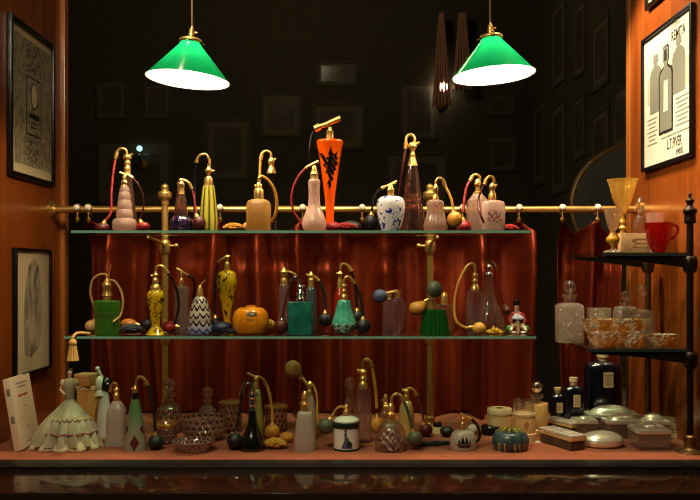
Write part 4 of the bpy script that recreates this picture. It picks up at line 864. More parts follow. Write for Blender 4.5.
# first group of floor bottles
B('clear frosted cone bottle with gold swan neck left of the green white cone', 116.5, .215, ZF, [(10, 447), (10.2, 444), (9, 430), (8.4, 412), (6, 405), (3.4, 401)], 'frostwhite', collar=[(3, 401.5), (2.6, 397), (3.4, 395), (2, 392)], head=[(2, 393), (3, 390), (1.4, 387)],
  goose=[(116, 389), (116.5, 384.5), (113.5, 383), (111, 386), (110, 392)], gr=1.2, p=5)
diam = lambda x, y: abs(x-1.8)/4.6+abs(y-441)/7.5 < 1 or abs(x+8.5)/3.6+abs(y-428)/6 < 1 or abs(x-9.4)/3.2+abs(y-428)/6 < 1
cone = [(10.2, 453), (11, 450), (10.4, 440), (8, 422), (5.4, 406), (3.8, 399)]
B('frosted green to white cone bottle with dark diamonds and black bulb on the floor', 135.3, .165, ZF, cone, 'greenfade', p=None, collar=[(3.4, 399.5), (3.4, 394), (2.6, 393)], cm='blackglass', head=[(2.4, 394), (3.2, 390), (2.4, 387.5), (1, 385)], nozzle=[(132, 389), (135, 388)],
  goose=[(136, 387.5), (137, 379.5), (140.5, 376.5), (145, 380), (147.5, 385.5)], gr=1.5, hose=[(147.5, 385.5), (151.5, 398), (154, 413), (155.3, 431)], hr=1.3, blb=(156, 444, 7.6, 7.6, 'green_', -1, True), metal='brass',
  extra=lambda fr, r: decal(fr, r, 'painted_diamond', cone, lambda x, y: diam(x, y), 'maroon', -11, 11, 420, 450, .5))
B('round crystal decanter with ball stopper and red dots behind the gold rimmed jar', 169, .35, ZF, [(12, 434), (12.6, 431), (12.6, 412), (10.5, 406.5), (6, 403), (5.2, 400)], 'dots', 'crystal_decanter', 'decanter', 'dotted crystal set', extra=lambda fr, r: (stopper(385, 6.6)(fr, r), part(fr, r, 'neck', [(5, 400.5), (4.6, 396.5), (7.2, 394.6), (7, 393)], 'clear', 0)))
B('dotted crystal jar with wide gold rim in front of the round decanter', 166.5, .235, ZF, [(9, 442), (10, 440), (10.2, 430), (9, 428)], 'dots', 'crystal_jar', 'jar', 'dotted crystal set', extra=lambda fr, r: (part(fr, r, 'gold_rim', [(9, 428.3), (10.2, 426.5), (10.4, 424), (8.6, 422.4)], 'gold', 0), part(fr, r, 'lid', [(8.4, 422.5), (7, 420), (2, 419)], 'clear', 0)))
def bowl(label, bx, Y, z, out, th, m, name='crystal_bowl', cat='bowl', group=None, n=48, k=1, **kw):
    fr = Frame(bx, Y, z); root = thing(name, label, cat, fr.loc(), group); P = fr.prof(S(out, 4), True); P[0] = (P[0][0], 0)
    I = [(max(r-th*fr.s, .0004), h+(th*fr.s if i == 0 else th*.3*fr.s)) for i, (r, h) in enumerate(P)]; I[-1] = (I[-1][0], P[-1][1])
    bm = BM(); lathe(bm, P+I[::-1], n, **kw); obj('body', bm, m, root); return fr, root
fr, r = bowl('large dotted crystal bowl behind the low crystal dish', 204.5, .27, ZF, [(14, 440), (15, 438), (20.6, 432), (23, 424), (23.3, 416)], 1.6, 'dotsbowl', group='dotted crystal set')
fr, r = bowl('low flared dotted crystal dish in front of the large bowl', 193.5, .15, ZF, [(11, 454), (12, 452.4), (17, 447), (21.3, 440.5)], 1.6, 'dotsbowl', 'crystal_dish', 'dish', 'dotted crystal set')
B('small dotted crystal bottle with faceted ball stopper behind the large bowl', 207.5, .42, ZF, [(8, 428), (8.4, 426), (8.4, 412), (7, 407.5), (4, 405)], 'dots', 'crystal_bottle', 'perfume bottle', 'dotted crystal set', extra=lambda fr, r: (stopper(392.5, 5.6)(fr, r), part(fr, r, 'neck', [(3.8, 405.5), (3.4, 401.5), (5, 400.6), (4.8, 399.6)], 'clear', 0)))
def goldlid(y, R): return lambda fr, r: (part(fr, r, 'gold_rim', [(R-.6, y+2.4), (R+.4, y+1.8), (R+.4, y), (R-1, y-.8)], 'brass', 0), part(fr, r, 'lid', [(R-1.2, y-.7), (R-2, y-2), (2, y-3)], 'clear', 0))
B('tall dotted crystal jar with gold rim left of the black bottle', 230.5, .36, ZF, [(10.6, 432), (11.4, 430), (11.4, 405), (10.8, 403)], 'dots', 'crystal_jar', 'jar', 'dotted crystal set', smooth=0, extra=goldlid(401.5, 11.2))
B('dotted crystal jar with gold rim right of the black bottle', 276, .37, ZF, [(10.6, 431), (11.4, 429), (11.4, 409), (10.8, 407)], 'dots', 'crystal_jar', 'jar', 'dotted crystal set', smooth=0, extra=goldlid(405.5, 11.2))
B('glossy black long necked bottle with round body and black bulb on the floor', 252.5, .165, ZF, [(11, 455), (12.8, 451), (13, 446), (11, 438), (7, 430), (4.6, 422), (3.8, 414), (3.6, 410)], 'blackglass', collar=[(4, 410.4), (3.8, 406), (4.6, 403.5), (3.6, 400), (4.4, 397.5)], metal='chrome', head=[(4, 398), (4.6, 395), (3, 391), (1.6, 387)],
  goose=[(252.5, 389), (251, 383.5), (247.5, 382.3), (244, 385), (242, 391), (241.4, 395)], gr=1.6, nozzle=[(252, 396), (258, 394)], hose=[(241.4, 395), (240.5, 407), (238, 420), (236.8, 429)], hr=1.4, blb=(235, 440.7, 7.8, 8, 'black_', -1, False))
B('pale yellow green opaline bottle with yellow hose behind the black bottle', 256, .285, ZF, [(8, 437), (8.4, 434), (8, 420), (6, 402), (4.6, 392), (3, 389.5)], 'yellowopal', collar=[(3, 390), (2.8, 384), (2, 382)], head=[(2, 383), (2.8, 379), (1, 376)],
  nozzle=[(247, 373), (254, 376.5)], gr=1.1, goose=[(254, 376.5), (260, 377), (264, 380.5), (267, 386)], hose=[(267, 386), (270, 395), (272.5, 408), (273, 420)], hm='yellow', hr=1.5, blb=(273, 431, 7.5, 7.6, 'yellow', -6, False))
fr = Frame(276, .17, ZF); r = thing('crochet_bulb_cover', 'gold crocheted cover lying in front of the yellow bulb on the floor', 'bulb cover', fr.loc()); yarn('knitted_cover', (0, 0, .0115), (.024, .014, .011), 'knitgold', r, 34)
fr = Frame(289, .24, ZF); r = thing('rubber_squeeze_bulb', 'olive yellow squeeze bulb lying left of the frosted white bottle', 'squeeze bulb', fr.loc()); bulb(fr, r, 287, 441, 7, 5, 'yellow', 0, True, (296, 441))
B('frosted white tapered bottle with gold collar on the floor', 305, .16, ZF, [(10, 455.5), (10.6, 452), (10.2, 438), (8.8, 422), (7.4, 413), (5, 411)], 'frostwhite', p=3, collar=[(4.6, 411.5), (4.4, 405), (5, 403.5), (3.6, 400), (4, 397)], head=[(3.6, 398), (2.8, 394), (1.4, 391)], nozzle=[(302, 395), (305, 394)], gr=1)
B('clear bottle with gold head and large tan bulb raised behind the frosted white bottle', 309.5, .27, ZF, [(6, 438), (6.6, 435), (6.2, 410), (4, 396)], 'frostwhite', collar=[(3.4, 396.5), (3, 391), (2, 389)], head=[(2, 390), (3.4, 386), (3.4, 383.5), (1.4, 381)], nozzle=[(305, 383), (314, 385)], gr=1.3,
  goose=[(307, 383), (304, 381), (302, 378)], blb=None, extra=lambda fr, r: (bulb(fr, r, 293, 368.5, 8.4, 8.4, 'tan', -2, False, (303, 379.5, -2), 'gold', 4.5), obj('hose', tube(BM(), [fr.pt(q) for q in ((314, 386), (317, 396, -4), (317.5, 410, -6), (318.5, 424, -6))], 1.2*fr.s, 10), 'yellow', r)))
jar = [(12.2, 452), (13, 451), (13, 423), (12.6, 421)]
def jarx(fr, r):
    part(fr, r, 'green_band', [(12.9, 452), (13.4, 451), (13.4, 447.5), (12.9, 446.8)], 'greenband', 0); part(fr, r, 'green_band', [(12.9, 427.4), (13.4, 426.6), (13.4, 421.8), (12.8, 421)], 'greenband', 0)
    part(fr, r, 'lid', [(13, 421), (13, 419.6), (10, 417), (5, 415.6), (3, 415.2)], 'porcelain', 0)
    part(fr, r, 'collar', [(3.4, 415.6), (3.2, 411.5), (2.4, 410), (3, 408)], 'gold', 0)
    bm = BM(); lathe(bm, S(fr.prof([(2.4, 408.5), (2, 406), (1, 404.5)], False), 3), 16); tube(bm, [fr.pt(q) for q in ((346.5, 407.5), (341, 406.5), (336, 409), (332, 415))], 1.1*fr.s, 10); obj('spray_head', bm, 'gold', r)
    bulb(fr, r, 326, 426, 8.2, 8, 'greygreen', 0, False, (332, 415), 'gold')
    decal(fr, r, 'painted_lady', jar, lambda x, y: (abs(x-.4) < 1.2+(y-435)*.42 and 435 < y < 446) or ((x+.6)/1.6)**2+((y-434)/4)**2 < 1 or ((x+.8)/1.5)**2+((y-428.6)/1.5)**2 < 1 or abs(x+1-(y-434)*.55) < .6 and 431 < y < 437, 'bluegrey', -8, 8, 426, 448, .4, n=0)
    decal(fr, r, 'painted_skirt', jar, lambda x, y: ((x-3)/2.6)**2+((y-442)/3.2)**2 < 1, 'darkgreen', -8, 8, 426, 448, .4, n=0, out=.5)
B('white ceramic spray jar with dark green bands and a painted lady', 346.5, .17, ZF, jar, 'porcelain', 'spray_jar', smooth=0, n=40, extra=jarx)
B('tall pale violet faceted bottle with gold swan neck and teardrop bulb', 363.2, .25, ZF, [(8.8, 444), (9.2, 441), (8.4, 420), (7, 396), (6, 388.5), (3.6, 387.5)], 'violet', p=None, ribs=(8, .05), smooth=0, collar=[(4.6, 388), (4.6, 384), (3, 381), (4, 378.5), (2.6, 375)], head=[(2.6, 376), (4, 371.5), (2, 369.5), (1, 367.5)], nozzle=[(357, 371), (363, 371)],
  goose=[(363, 369), (363, 363), (366, 359.5), (370, 361.5), (372, 366.5)], gr=1.7, hose=[(372, 366.5), (374.5, 381), (376, 395), (376.8, 408)], hm='yellow', hr=1.7, blb=(377, 424.5, 6.4, 8.6, 'yellow', -2, False))
B('slim clear decanter with ball stopper left of the tall violet bottle', 350, .36, ZF, [(8, 434), (8.4, 431), (8.2, 410), (6, 402), (4.4, 397), (4, 392)], 'clear', 'crystal_decanter', 'decanter', extra=lambda fr, r: (stopper(383, 5.8)(fr, r), part(fr, r, 'neck', [(4, 392.4), (4.6, 391.4), (4.6, 390.4)], 'clear', 0)))
dome = [(16.4, 454.5), (16.6, 450), (15, 436), (13, 428), (8.6, 422.5), (4, 420)]
def domex(fr, r): decal(fr, r, 'painted_flower', dome, lambda x, y: (sin(x*1.1+.5)*sin(y*.9)+.6*sin(x*.6-y*.7)) > .15 and ((x)/11)**2+((y-437)/10)**2 < 1, 'purplepat', -12, 12, 426, 449, .5)
B('domed clear bottle enamelled with violet flowers and a green hose', 391, .165, ZF, dome, 'clear', n=40, collar=[(4.2, 420.5), (4, 415), (4.8, 413.5), (3, 411), (4, 408)], head=[(4, 408.5), (3.4, 405.5), (2, 403)], nozzle=[(384, 407), (391, 406)],
  goose=[(391.5, 404), (392, 397.5), (396, 394), (401, 396), (403.5, 401)], gr=1.5, hose=[(403.5, 401), (407, 409), (410, 419), (411.8, 428)], hm='greygreen', hr=1.6, blb=(415, 438.2, 7.8, 7.8, 'greygreen', -1, False), extra=domex)
B('small clear bottle with tiny gold head behind the domed violet bottle', 385.5, .27, ZF, [(7, 438), (7.4, 435), (7, 416), (4, 409)], 'clear', collar=[(3.2, 409.4), (3, 404), (2, 402)], head=[(2, 403), (2.6, 399.5), (2, 396.5), (1, 394)], nozzle=[(381.5, 401), (386, 400)], gr=1.2)
B('tan ceramic bottle with maroon hose and bulb behind the domed violet bottle', 406.5, .33, ZF, [(7, 436), (7.6, 433), (7.6, 414), (6, 404), (3.4, 400.5)], 'creamglaze', collar=[(3.2, 401), (3, 396), (2, 394)], head=[(2, 395), (3, 391.5), (1.4, 388.5)], nozzle=[(402, 390.5), (406, 390)],
  goose=[(406, 390), (410, 388.5), (414, 391), (417, 396)], gr=1.5, hose=[(417, 396), (420, 404), (422, 414), (423, 424)], hm='maroon', hr=1.3, blb=(424.7, 433, 6.4, 6.6, 'maroon', -12, False))
fr = Frame(437, .34, ZF); B('small cream pot with dark cap standing by the foot of the right brass post', 437.5, .345, ZF, [(5.4, 440), (5.8, 438), (5, 430), (4.2, 426)], 'cream', 'cosmetic_pot', 'pot', collar=[(4.4, 426.4), (4.4, 423), (2, 422)], cm='black')
fr = Frame(447, .30, ZF); r = thing('rubber_squeeze_bulb', 'black oval squeeze bulb lying right of the small cream pot', 'squeeze bulb', fr.loc()); bulb(fr, r, 447, 433, 7, 5.4, 'black_', 0, True, (456, 436))
fr = Frame(433, .20, ZF); r = thing('ribbon', 'dark green ribbon cord coiled on the floor left of the round ship bottle', 'ribbon', fr.loc())
bm = BM()
for k in range(3): tube(bm, [(-.038+.004*k, .004*k, .004), (-.026, -.008+.006*k, .0065), (-.01, -.002+.004*k, .005), (.008, -.006+.005*k, .008), (.02, .012-.003*k, .005), (.038, .018-.004*k, .0045)], .0038, 8)
obj('cord', bm, 'darkribbon', r)
rnd_ = [(9, 454), (11, 452), (13, 445), (12.6, 437), (9.6, 431.5), (4, 429.4)]
ship = lambda x, y: (abs(x) < 8.2-.9*(y-442) and 442 < y < 446) or any(abs(x-c) < (y-t)*.28 and t < y < 442 for c, t in ((-5, 437), (-1.6, 434), (2.2, 434.5), (5.6, 438)))
B('round frosted bottle with black sailing ship silhouette', 463, .165, ZF, rnd_, 'frostwhite', n=40, sy=.8, collar=[(3.4, 430), (3.2, 424), (2.4, 422)], head=[(2.4, 423), (2.2, 419), (1, 416.5)], nozzle=[(459.5, 413.5), (466, 416.8)], goose=[(463, 416), (467, 417), (471, 419.5)], gr=1.3,
  hose=[(471, 419.5), (475.5, 423), (479.5, 430, 4), (480.5, 440, 8), (476, 446, 12)], hr=1.4, blb=(472, 444.5, 5, 5, 'black_', 18, True), extra=lambda fr, r: decal(fr, r, 'painted_ship', rnd_, ship, 'black', -9, 9, 433, 448, .4, sy=.8))
fr = Frame(472.5, .33, ZF); r = thing('powder_puff', 'small cream powder puff behind the round ship bottle', 'powder puff', fr.loc()); bm = BM(); ball(bm, (0, 0, .0125), (.0125, .0125, .012), 20, .12, 120); obj('puff', bm, 'porcelain', r)
bm = BM(); lathe(bm, [(.006, 0), (.008, .002), (.006, .004)], 16); obj('handle', bm, 'cream', r)
B('low round black lidded tin left of the cream cylinder box', 491, .33, ZF, [(9.4, 437), (9.6, 436), (9.6, 430), (9, 429)], 'black', 'lidded_tin', 'tin', smooth=0, extra=lambda fr, r: part(fr, r, 'lid', [(10, 430.4), (10, 427), (9, 425.4), (3, 425)], 'black', 0))
B('cream cylindrical box with flat lid and dark mark on top', 499.5, .345, ZF, [(11.8, 430), (12, 429), (12, 412), (11.8, 411.4)], 'creamlabel', 'round_box', 'box', smooth=0, n=48, extra=lambda fr, r: (part(fr, r, 'lid', [(12.4, 413.4), (12.4, 408.6), (12, 408)], 'cream', 0), part(fr, r, 'lid_mark', [(3.6, 408.05), (3.6, 407.7), (.5, 407.6)], 'maroon', 0)))
crest = lambda R: (lambda x, y: ((x)/2.4)**2+((y-R)/3.6)**2 < 1 and (sin(x*4)*sin(y*3) > -.35))
cj = [(11, 436), (11.2, 435), (11.2, 415), (10.8, 414)]
def candx(fr, r):
    part(fr, r, 'foot', [(12, 436), (12.4, 435), (12.4, 432.4), (11, 431.8)], 'cream', 0, True); part(fr, r, 'rim', [(11, 415), (11.6, 414.6), (11.6, 412.8), (10.4, 412.4)], 'cream', 0)
    P = fr.prof([(10.6, 412.6), (10.6, 399.6)], False); bm = BM(); lathe(bm, P+[(P[1][0]-.8*fr.s, P[1][1]), (P[0][0]-.8*fr.s, P[0][1])], 40); obj('glass_top', bm, 'clear', r)
    decal(fr, r, 'crest', cj, crest(423), 'boxwood', -4, 4, 418, 428, .35, n=0)
B('cream candle jar with crest and clear glass tumbler top', 524, .255, ZF, cj, 'creamglaze', 'candle_jar', 'jar', smooth=0, n=40, extra=candx)
cd = [(13, 430), (13.2, 428.6), (11.4, 427.6), (11.4, 404), (11, 403)]
def cdx(fr, r):
    part(fr, r, 'glass_neck', [(5, 403.2), (4.6, 398), (6.6, 396.6), (6.4, 394.4)], 'clear', 0); bm = BM(); ball(bm, fr.pt((536.5, 386.8)), 6*fr.s, 24); lathe(bm, fr.prof([(3, 395), (2.4, 391.6)], False), 16); obj('stopper', bm, 'chrome', r)
    decal(fr, r, 'crest', cd, lambda x, y: ((x+8)/2)**2+((y-412)/3.6)**2 < 1, 'boxwood', -10.5, -5, 407, 417, .35, n=0)
B('cream crested decanter with shiny ball stopper right of the candle jar', 536.5, .33, ZF, cd, 'creamglaze', 'stoppered_decanter', 'decanter', smooth=0, n=40, extra=cdx)
pot = [(10, 454), (14, 451.6), (17.6, 445), (18, 438), (15, 432), (10, 430), (9, 430.6)]
def potx(fr, r):
    bm = BM(); c0 = Vector(fr.pt((510.5, 430)))
    for k in range(9):
        a = 2*pi*k/9+.2; d = Vector((cos(a), sin(a), 0)); n_ = Vector((-sin(a), cos(a), 0)); s = fr.s
        P = [c0+d*2*s+Vector((0, 0, 2.2*s)), c0+d*7*s+n_*1.0*s+Vector((0, 0, 2.4*s)), c0+d*15*s+Vector((0, 0, -.6*s)), c0+d*7*s-n_*1.0*s+Vector((0, 0, 2.4*s))]
        f = [bm.verts.new(v) for v in P]; g = [bm.verts.new(v-Vector((0, 0, 2*s))) for v in P]; bm.faces.new(f); bm.faces.new(list(reversed(g)))
        for i in range(4): bm.faces.new((f[i], g[i], g[(i+1) % 4], f[(i+1) % 4]))
    obj('leaf_star', bm, 'yellowleaf', r)
    decal(fr, r, 'glaze_streak', pot, lambda x, y: 440 < y < 452 and sin(x*1.3+.8*sin(y*.5)) > .72 and sin(x*.35) > -.5, 'yellowleaf', -16, 16, 439, 453, .5)
B('dark blue grey round pottery bowl topped with yellow leaf star', 510.5, .17, ZF, pot, 'tealdark', 'pottery_vase', 'vase', n=48, extra=potx)
fr = Frame(534, .245, ZF); r = thing('price_card', 'small blank white card lying before the crested decanter', 'card', fr.loc(), None, -.15); bm = BM(); box(bm, (-.011, -.012, 0), (.014, .012, .0008)); obj('card', bm, 'paperw', r)
# dark blue flasks
def blue(label, bx, Y, w, yb, ysh, yn, yt, lab):
    fr = Frame(bx, Y, ZF); root = thing('blue_flask', label, 'perfume bottle', fr.loc(), 'dark blue flasks')
    pr = [(w-.6, yb), (w, yb-1.5), (w, ysh+w*.45), (w*.93, ysh+w*.22), (w*.7, ysh+w*.05), (w*.3, ysh-1), (w*.2, yn+.2)]
    part(fr, root, 'body', pr, 'cobalt', 0, True, sy=.6, n=40); part(fr, root, 'cap', [(w*.22+.8, yn+1), (w*.22+1, yn-2.4), (w*.22+1.8, yn-2.6), (w*.22+1.8, yt)], 'cream', 0)
    lx, ly0, ly1, lw = lab; bm = BM(); s = fr.s; yy = -w*.6*s*sqrt(max(1-(lx/w)**2, .1))-.0012; z0, z1 = (fr.by-ly1)*s, (fr.by-ly0)*s; box(bm, ((lx-lw)*s, yy, z0), ((lx+lw)*s, yy+.004, z1)); o = obj('paper_label', bm, 'creamlabel', root)
    bm = BM(); 
    for k in range(5): box(bm, ((lx-lw*.7)*s, yy-.0003, z0+(z1-z0)*(.18+.15*k)), ((lx+lw*(.7-.2*(k % 2)))*s, yy, z0+(z1-z0)*(.23+.15*k))); 
    obj('label_print', bm, 'inkgrey', o)
blue('small dark blue flask, shortest of the three beside the crested decanter', 557.5, .40, 7.4, 424, 395, 392.5, 387.5, (1, 402, 412, 3))
blue('medium dark blue flask with white cap between the small and the large flask', 573.5, .40, 11.5, 424, 386, 384, 377.3, (1.4, 394, 406, 3.4))
blue('large dark blue flask with cork cap standing under the iron stand tier', 603, .475, 19, 424, 361, 359.6, 353, (1.8, 371, 386, 4.8))
# silver brushes and boxes
G['boxglass'] = glass('thick box glass', '#fbf1e4', .03, .6, milk=.12, mcol='#ffeedd')
G['bristle'] = blotch('dark brush bristles', [(.3, '#2a1c12'), (.7, '#6b4c30')], 120, .8, 0, 0, 0, (6, 6, .3))
def brush(label, bx, Y, L_, W_, H_, rz):
    root = thing('clothes_brush', label, 'brush', (PX(bx, Y), Y, 0), 'silver backed brushes', rz)
    bm = BM(); box(bm, (-W_*.44, -L_*.47, 0), (W_*.44, L_*.47, H_*.6), .002); obj('bristles', bm, 'bristle', root)
    bm = BM(); box(bm, (-W_/2, -L_/2, H_*.6), (W_/2, L_/2, H_*.8), .0015); obj('wooden_base', bm, 'boxtop', root)
    bm = BM(); box(bm, (-W_/2, -L_/2, H_*.8), (W_/2, L_/2, H_), .0025); box(bm, (-W_*.3, -L_*.36, H_*.98), (W_*.3, L_*.36, H_*1.06), .001); obj('silver_back', bm, 'silver', root)
brush('silver backed clothes brush lying nearest the front right of the white card', 562, .205, .115, .044, .034, .42)
brush('silver backed clothes brush behind the nearest one', 563, .36, .10, .04, .03, .5)
def oval(label, bx, Y, w, d, h, name='silver_box', cat='box', zb=0):
    root = thing(name, label, cat, (PX(bx, Y), Y, zb)); q = d/w
    bm = BM(); lathe(bm, S([(w*.80, 0), (w*.95, h*.12), (w, h*.34), (w*.985, h*.42)], 3), 48, sy=q); obj('base', bm, 'silver', root)
    bm = BM(); lathe(bm, S([(w*.99, h*.42), (w, h*.47), (w*.97, h*.56), (w*.86, h*.72), (w*.62, h*.88), (w*.3, h*.985), (w*.02, h)], 3), 48, sy=q); obj('lid', bm, 'silver', root); return root
oval('low oval silver powder box in front of the glass trinket boxes', 602, .20, .0475, .036, .034)
def gbox(label, bx, Y, w, d, h, zb=0, dome=0, rz=0):
    root = thing('trinket_box', label, 'box', (PX(bx, Y), Y, zb), 'glass boxes with silver lids', rz)
    bm = BM(); t_ = .004; O = lambda e, z: [(-w+e, -d+e, z), (w-e, -d+e, z), (w-e, d-e, z), (-w+e, d-e, z)]
    q = [[bm.verts.new(v) for v in O(e, z)] for e, z in ((.0015, 0), (0, .0015), (0, h*.68), (t_, h*.68), (t_, .005))]
    for a, b in zip(q, q[1:]):
        for i in range(4): bm.faces.new((a[i], a[(i+1) % 4], b[(i+1) % 4], b[i]))
    bm.faces.new(list(reversed(q[0]))); bm.faces.new(q[-1]); obj('glass_body', bm, 'boxglass', root)
    bm = BM(); box(bm, (-w-.001, -d-.001, h*.68), (w+.001, d+.001, h*.86), .0015)
    if dome: ball(bm, (0, 0, h*.8), (w*.86, d*.86, h*dome), 28)
    else: box(bm, (-w*.9, -d*.9, h*.86), (w*.9, d*.9, h*.93), .001); ball(bm, (0, 0, h*.92), (w*.5, d*.5, h*.13), 20)
    obj('silver_lid', bm, 'silver', root)
gbox('square glass trinket box with silver lid nearest the iron stand foot', 649, .195, .036, .033, .05)
gbox('long glass trinket box with domed silver lid standing at the back', 611, .375, .062, .03, .052, 0, .42)
gbox('glass trinket box with flat silver lid left of the long domed one', 584, .33, .026, .024, .042)
gbox('glass trinket box with domed lid in the middle behind the oval silver box', 623, .305, .045, .025, .048, 0, .34)
gbox('glass trinket box with domed lid behind the square nearest one', 653, .295, .03, .027, .05, 0, .36)
G['cardtext'] = G['inkgrey']
fr = Frame(671, .285, ZF); r = thing('info_card', 'cream card with faint text lines leaning behind the iron stand foot', 'card', fr.loc(), None, -.2)
M_ = Matrix.Rotation(radians(-14), 4, 'X'); bm = BM(); box(bm, (-.036, 0, 0), (.03, .0012, .05), 0, M_); obj('card', bm, 'creamlabel', r)
bm = BM(); [box(bm, (-.006, -.0003, .012+k*.008), (.024-.004*(k % 2), 0, .0135+k*.008), 0, M_) for k in range(4)]; obj('printed_lines', bm, 'inkgrey', r)

# ================================================================== IRON STAND
def goblet(label, bx, Y, rows, m, stem, sm, foot, group=None):
    fr = Frame(bx, Y, ZR1); root = thing('goblet', label, 'goblet', fr.loc(), group)
    P = fr.prof(S(rows, 4), False); I = [(max(r-.9*fr.s, .0003), h+.5*fr.s) for r, h in P[1:]]; I[-1] = (I[-1][0], P[-1][1]); bm = BM(); lathe(bm, P+I[::-1], 48, ribs=(12, .03)); obj('bowl', bm, m, root)
    part(fr, root, 'stem', stem, sm, 2); part(fr, root, 'foot', foot, m, 2, True, n=40); return fr, root
G['goldbead'] = mat('gold glass bead', '#e0a428', .15, coat=.6, trans=.3); G['amberpale'] = glass('pale amber glass', '#fbe4a2', .04, .7, milk=.2, mcol='#f2cf78'); G['opalpink'] = glass('wavy pinkish crystal', '#f6dab6', .08, .85, bump=(60, .8), milk=.2)
goblet('tall amber goblet with flared bowl at the back of the upper iron tier', 622.5, .265, [(3, 214), (5, 209), (9, 200), (11.6, 190), (13.6, 183), (15, 179.5)], 'amberpale', [(1.6, 249), (1.6, 236), (3, 234), (2, 231), (4, 228), (2, 225), (3.6, 222), (2, 218), (3, 213.6)], 'goldbead', [(9, 253), (9, 252), (3, 249.4), (1.6, 247)])
goblet('short wavy crystal goblet with gold flower knop left of the tall amber goblet', 613, .17, [(2.6, 231), (4.5, 228), (7, 219), (8.4, 212), (8.4, 208)], 'opalpink', [(2, 250), (2.4, 246), (6, 242), (6.4, 238), (3.2, 234), (2.6, 230)], 'goldbead', [(9, 252), (9, 251.2), (3.4, 249.6), (2, 248)])
B('clear decanter with pointed stopper behind the red cup', 640, .335, ZR1, [(7, 257), (7.4, 255), (7.2, 228), (5, 219), (3.2, 216)], 'clear', 'crystal_decanter', 'decanter', extra=lambda fr, r: (part(fr, r, 'stopper', [(2, 216.4), (2.2, 212), (4.4, 207), (4, 201), (1, 197)], 'clear'), part(fr, r, 'neck', [(3, 216.4), (3, 212), (4.4, 211), (4.2, 210)], 'clear', 0)))
fr, r = bowl('clear glass tumbler behind the red cup on the upper iron tier', 655, .32, ZR1, [(7, 255), (7.6, 253), (8.6, 230), (9.2, 213)], 1, 'pinkclear', 'glass_tumbler', 'glass')
fr = Frame(634, .235, ZR1); s = fr.s; r = thing('gift_box', 'low pale tan box with faint print between goblet and red cup', 'box', fr.loc(), None, .03)
bm = BM(); box(bm, (-15*s, -5*s, 0), (14*s, 4*s, 20*s), .0008); obj('body', bm, 'creamlabel', r); bm = BM()
for k, (x0, x1) in enumerate(((-1, 12), (-1, 13), (0, 12), (-4, 0), (-3, 1))): box(bm, (x0*s, -5.2*s, (14-4*k if k < 3 else 12-6*(k-3))*s), (x1*s, -5*s, (14.7-4*k if k < 3 else 14-6*(k-3))*s)); 
obj('printed_lines', bm, 'boxwood', r)
fr, r = bowl('ruby red glass cup with curled handle on the upper iron tier', 658.5, .20, ZR1, [(5, 253), (6, 251.5), (8, 248), (11.2, 240), (12.6, 232), (13.6, 223)], 1.4, 'redcup', 'glass_cup', 'cup', None, 48, ribs=(10, .02))
bm = BM(); tube(bm, [fr.pt(q) for q in ((670, 227), (674, 225), (677.5, 227), (677.5, 232), (674, 237), (669.4, 240))], 1.4*fr.s, 10); obj('handle', bm, 'redcup', r)
# lower tier
def decanter(label, bx, Y, w, yb, ysh, yn, ys, rs, m='cut'):
    return B(label, bx, Y, ZR2, [(w-.6, yb), (w, yb-1.5), (w, ysh+3), (w*.85, ysh+.6), (w*.5, ysh-.6)], m, 'crystal_decanter', 'decanter', 'cut crystal decanters', smooth=0, p=6,
      extra=lambda fr, r: (part(fr, r, 'neck', [(w*.48, ysh), (w*.42, (ysh+yn)/2), (w*.62, yn+1.4), (w*.6, yn)], 'clear', 0), stopper(ys, rs, 'clear')(fr, r)))
fr0, r0 = decanter('square cut crystal decanter at the left end of the lower iron tier', 569.5, .285, 12.6, 342, 303.5, 294, 286.5, 6.2)
decanter('square cut crystal decanter with tall ball stopper nearest the rear iron post', 642, .345, 10, 342, 310, 300.5, 291, 6)
decanter('squat crystal decanter with small ball stopper behind the amber bowls', 625.5, .345, 10.5, 342, 306.5, 302, 295.8, 5.2)
fr, r = bowl('plain clear glass tumbler behind the large amber bowl', 599, .345, ZR2, [(10, 342), (10.6, 340), (11.4, 322), (12, 308)], 1, 'cut', 'glass_tumbler', 'glass')
G['amberbowl'] = blotch('crystal with amber panels', [(.44, '#fbeed8'), (.56, '#f0ab2a')], 42, .1, 0, .6, 1)
q_ = G['amberbowl'].node_tree; b_ = q_.nodes['Principled BSDF']; vo = q_.nodes.new('ShaderNodeTexVoronoi'); vo.inputs['Scale'].default_value = 140; bp = q_.nodes.new('ShaderNodeBump'); bp.inputs['Distance'].default_value = .006
q_.links.new(q_.nodes['Mapping'].outputs[0], vo.inputs['Vector']); q_.links.new(vo.outputs['Distance'], bp.inputs['Height']); q_.links.new(bp.outputs[0], b_.inputs['Normal'])
tr_ = q_.nodes.new('ShaderNodeBsdfTransparent'); ms = q_.nodes.new('ShaderNodeMixShader'); ms.inputs[0].default_value = .72; q_.links.new(b_.inputs['Base Color'].links[0].from_socket, tr_.inputs[0])
q_.links.new(tr_.outputs[0], ms.inputs[1]); q_.links.new(b_.outputs[0], ms.inputs[2]); q_.links.new(ms.outputs[0], q_.nodes['Material Output'].inputs[0])
fr, r = bowl('large scalloped amber and crystal bowl behind the small dishes', 615.5, .245, ZR2, [(18, 345), (19, 343), (27, 336), (31, 327), (33, 319)], 1.6, 'amberbowl', 'crystal_bowl', 'bowl', 'amber crystal ware', 72, ribs=(18, .03), sy=.62)
fr, r = bowl('small amber and crystal dish on the left in front of the large bowl', 604, .168, ZR2, [(9, 347), (10, 345.6), (14.6, 340), (17, 332)], 1.4, 'amberbowl', 'crystal_dish', 'dish', 'amber crystal ware', 60, ribs=(12, .04), sy=.62)
fr, r = bowl('small amber and crystal dish in the middle in front of the large bowl', 634, .166, ZR2, [(7, 347), (8, 345.6), (11, 340), (12.6, 332)], 1.4, 'amberbowl', 'crystal_dish', 'dish', 'amber crystal ware', 60, ribs=(12, .04), sy=.62)
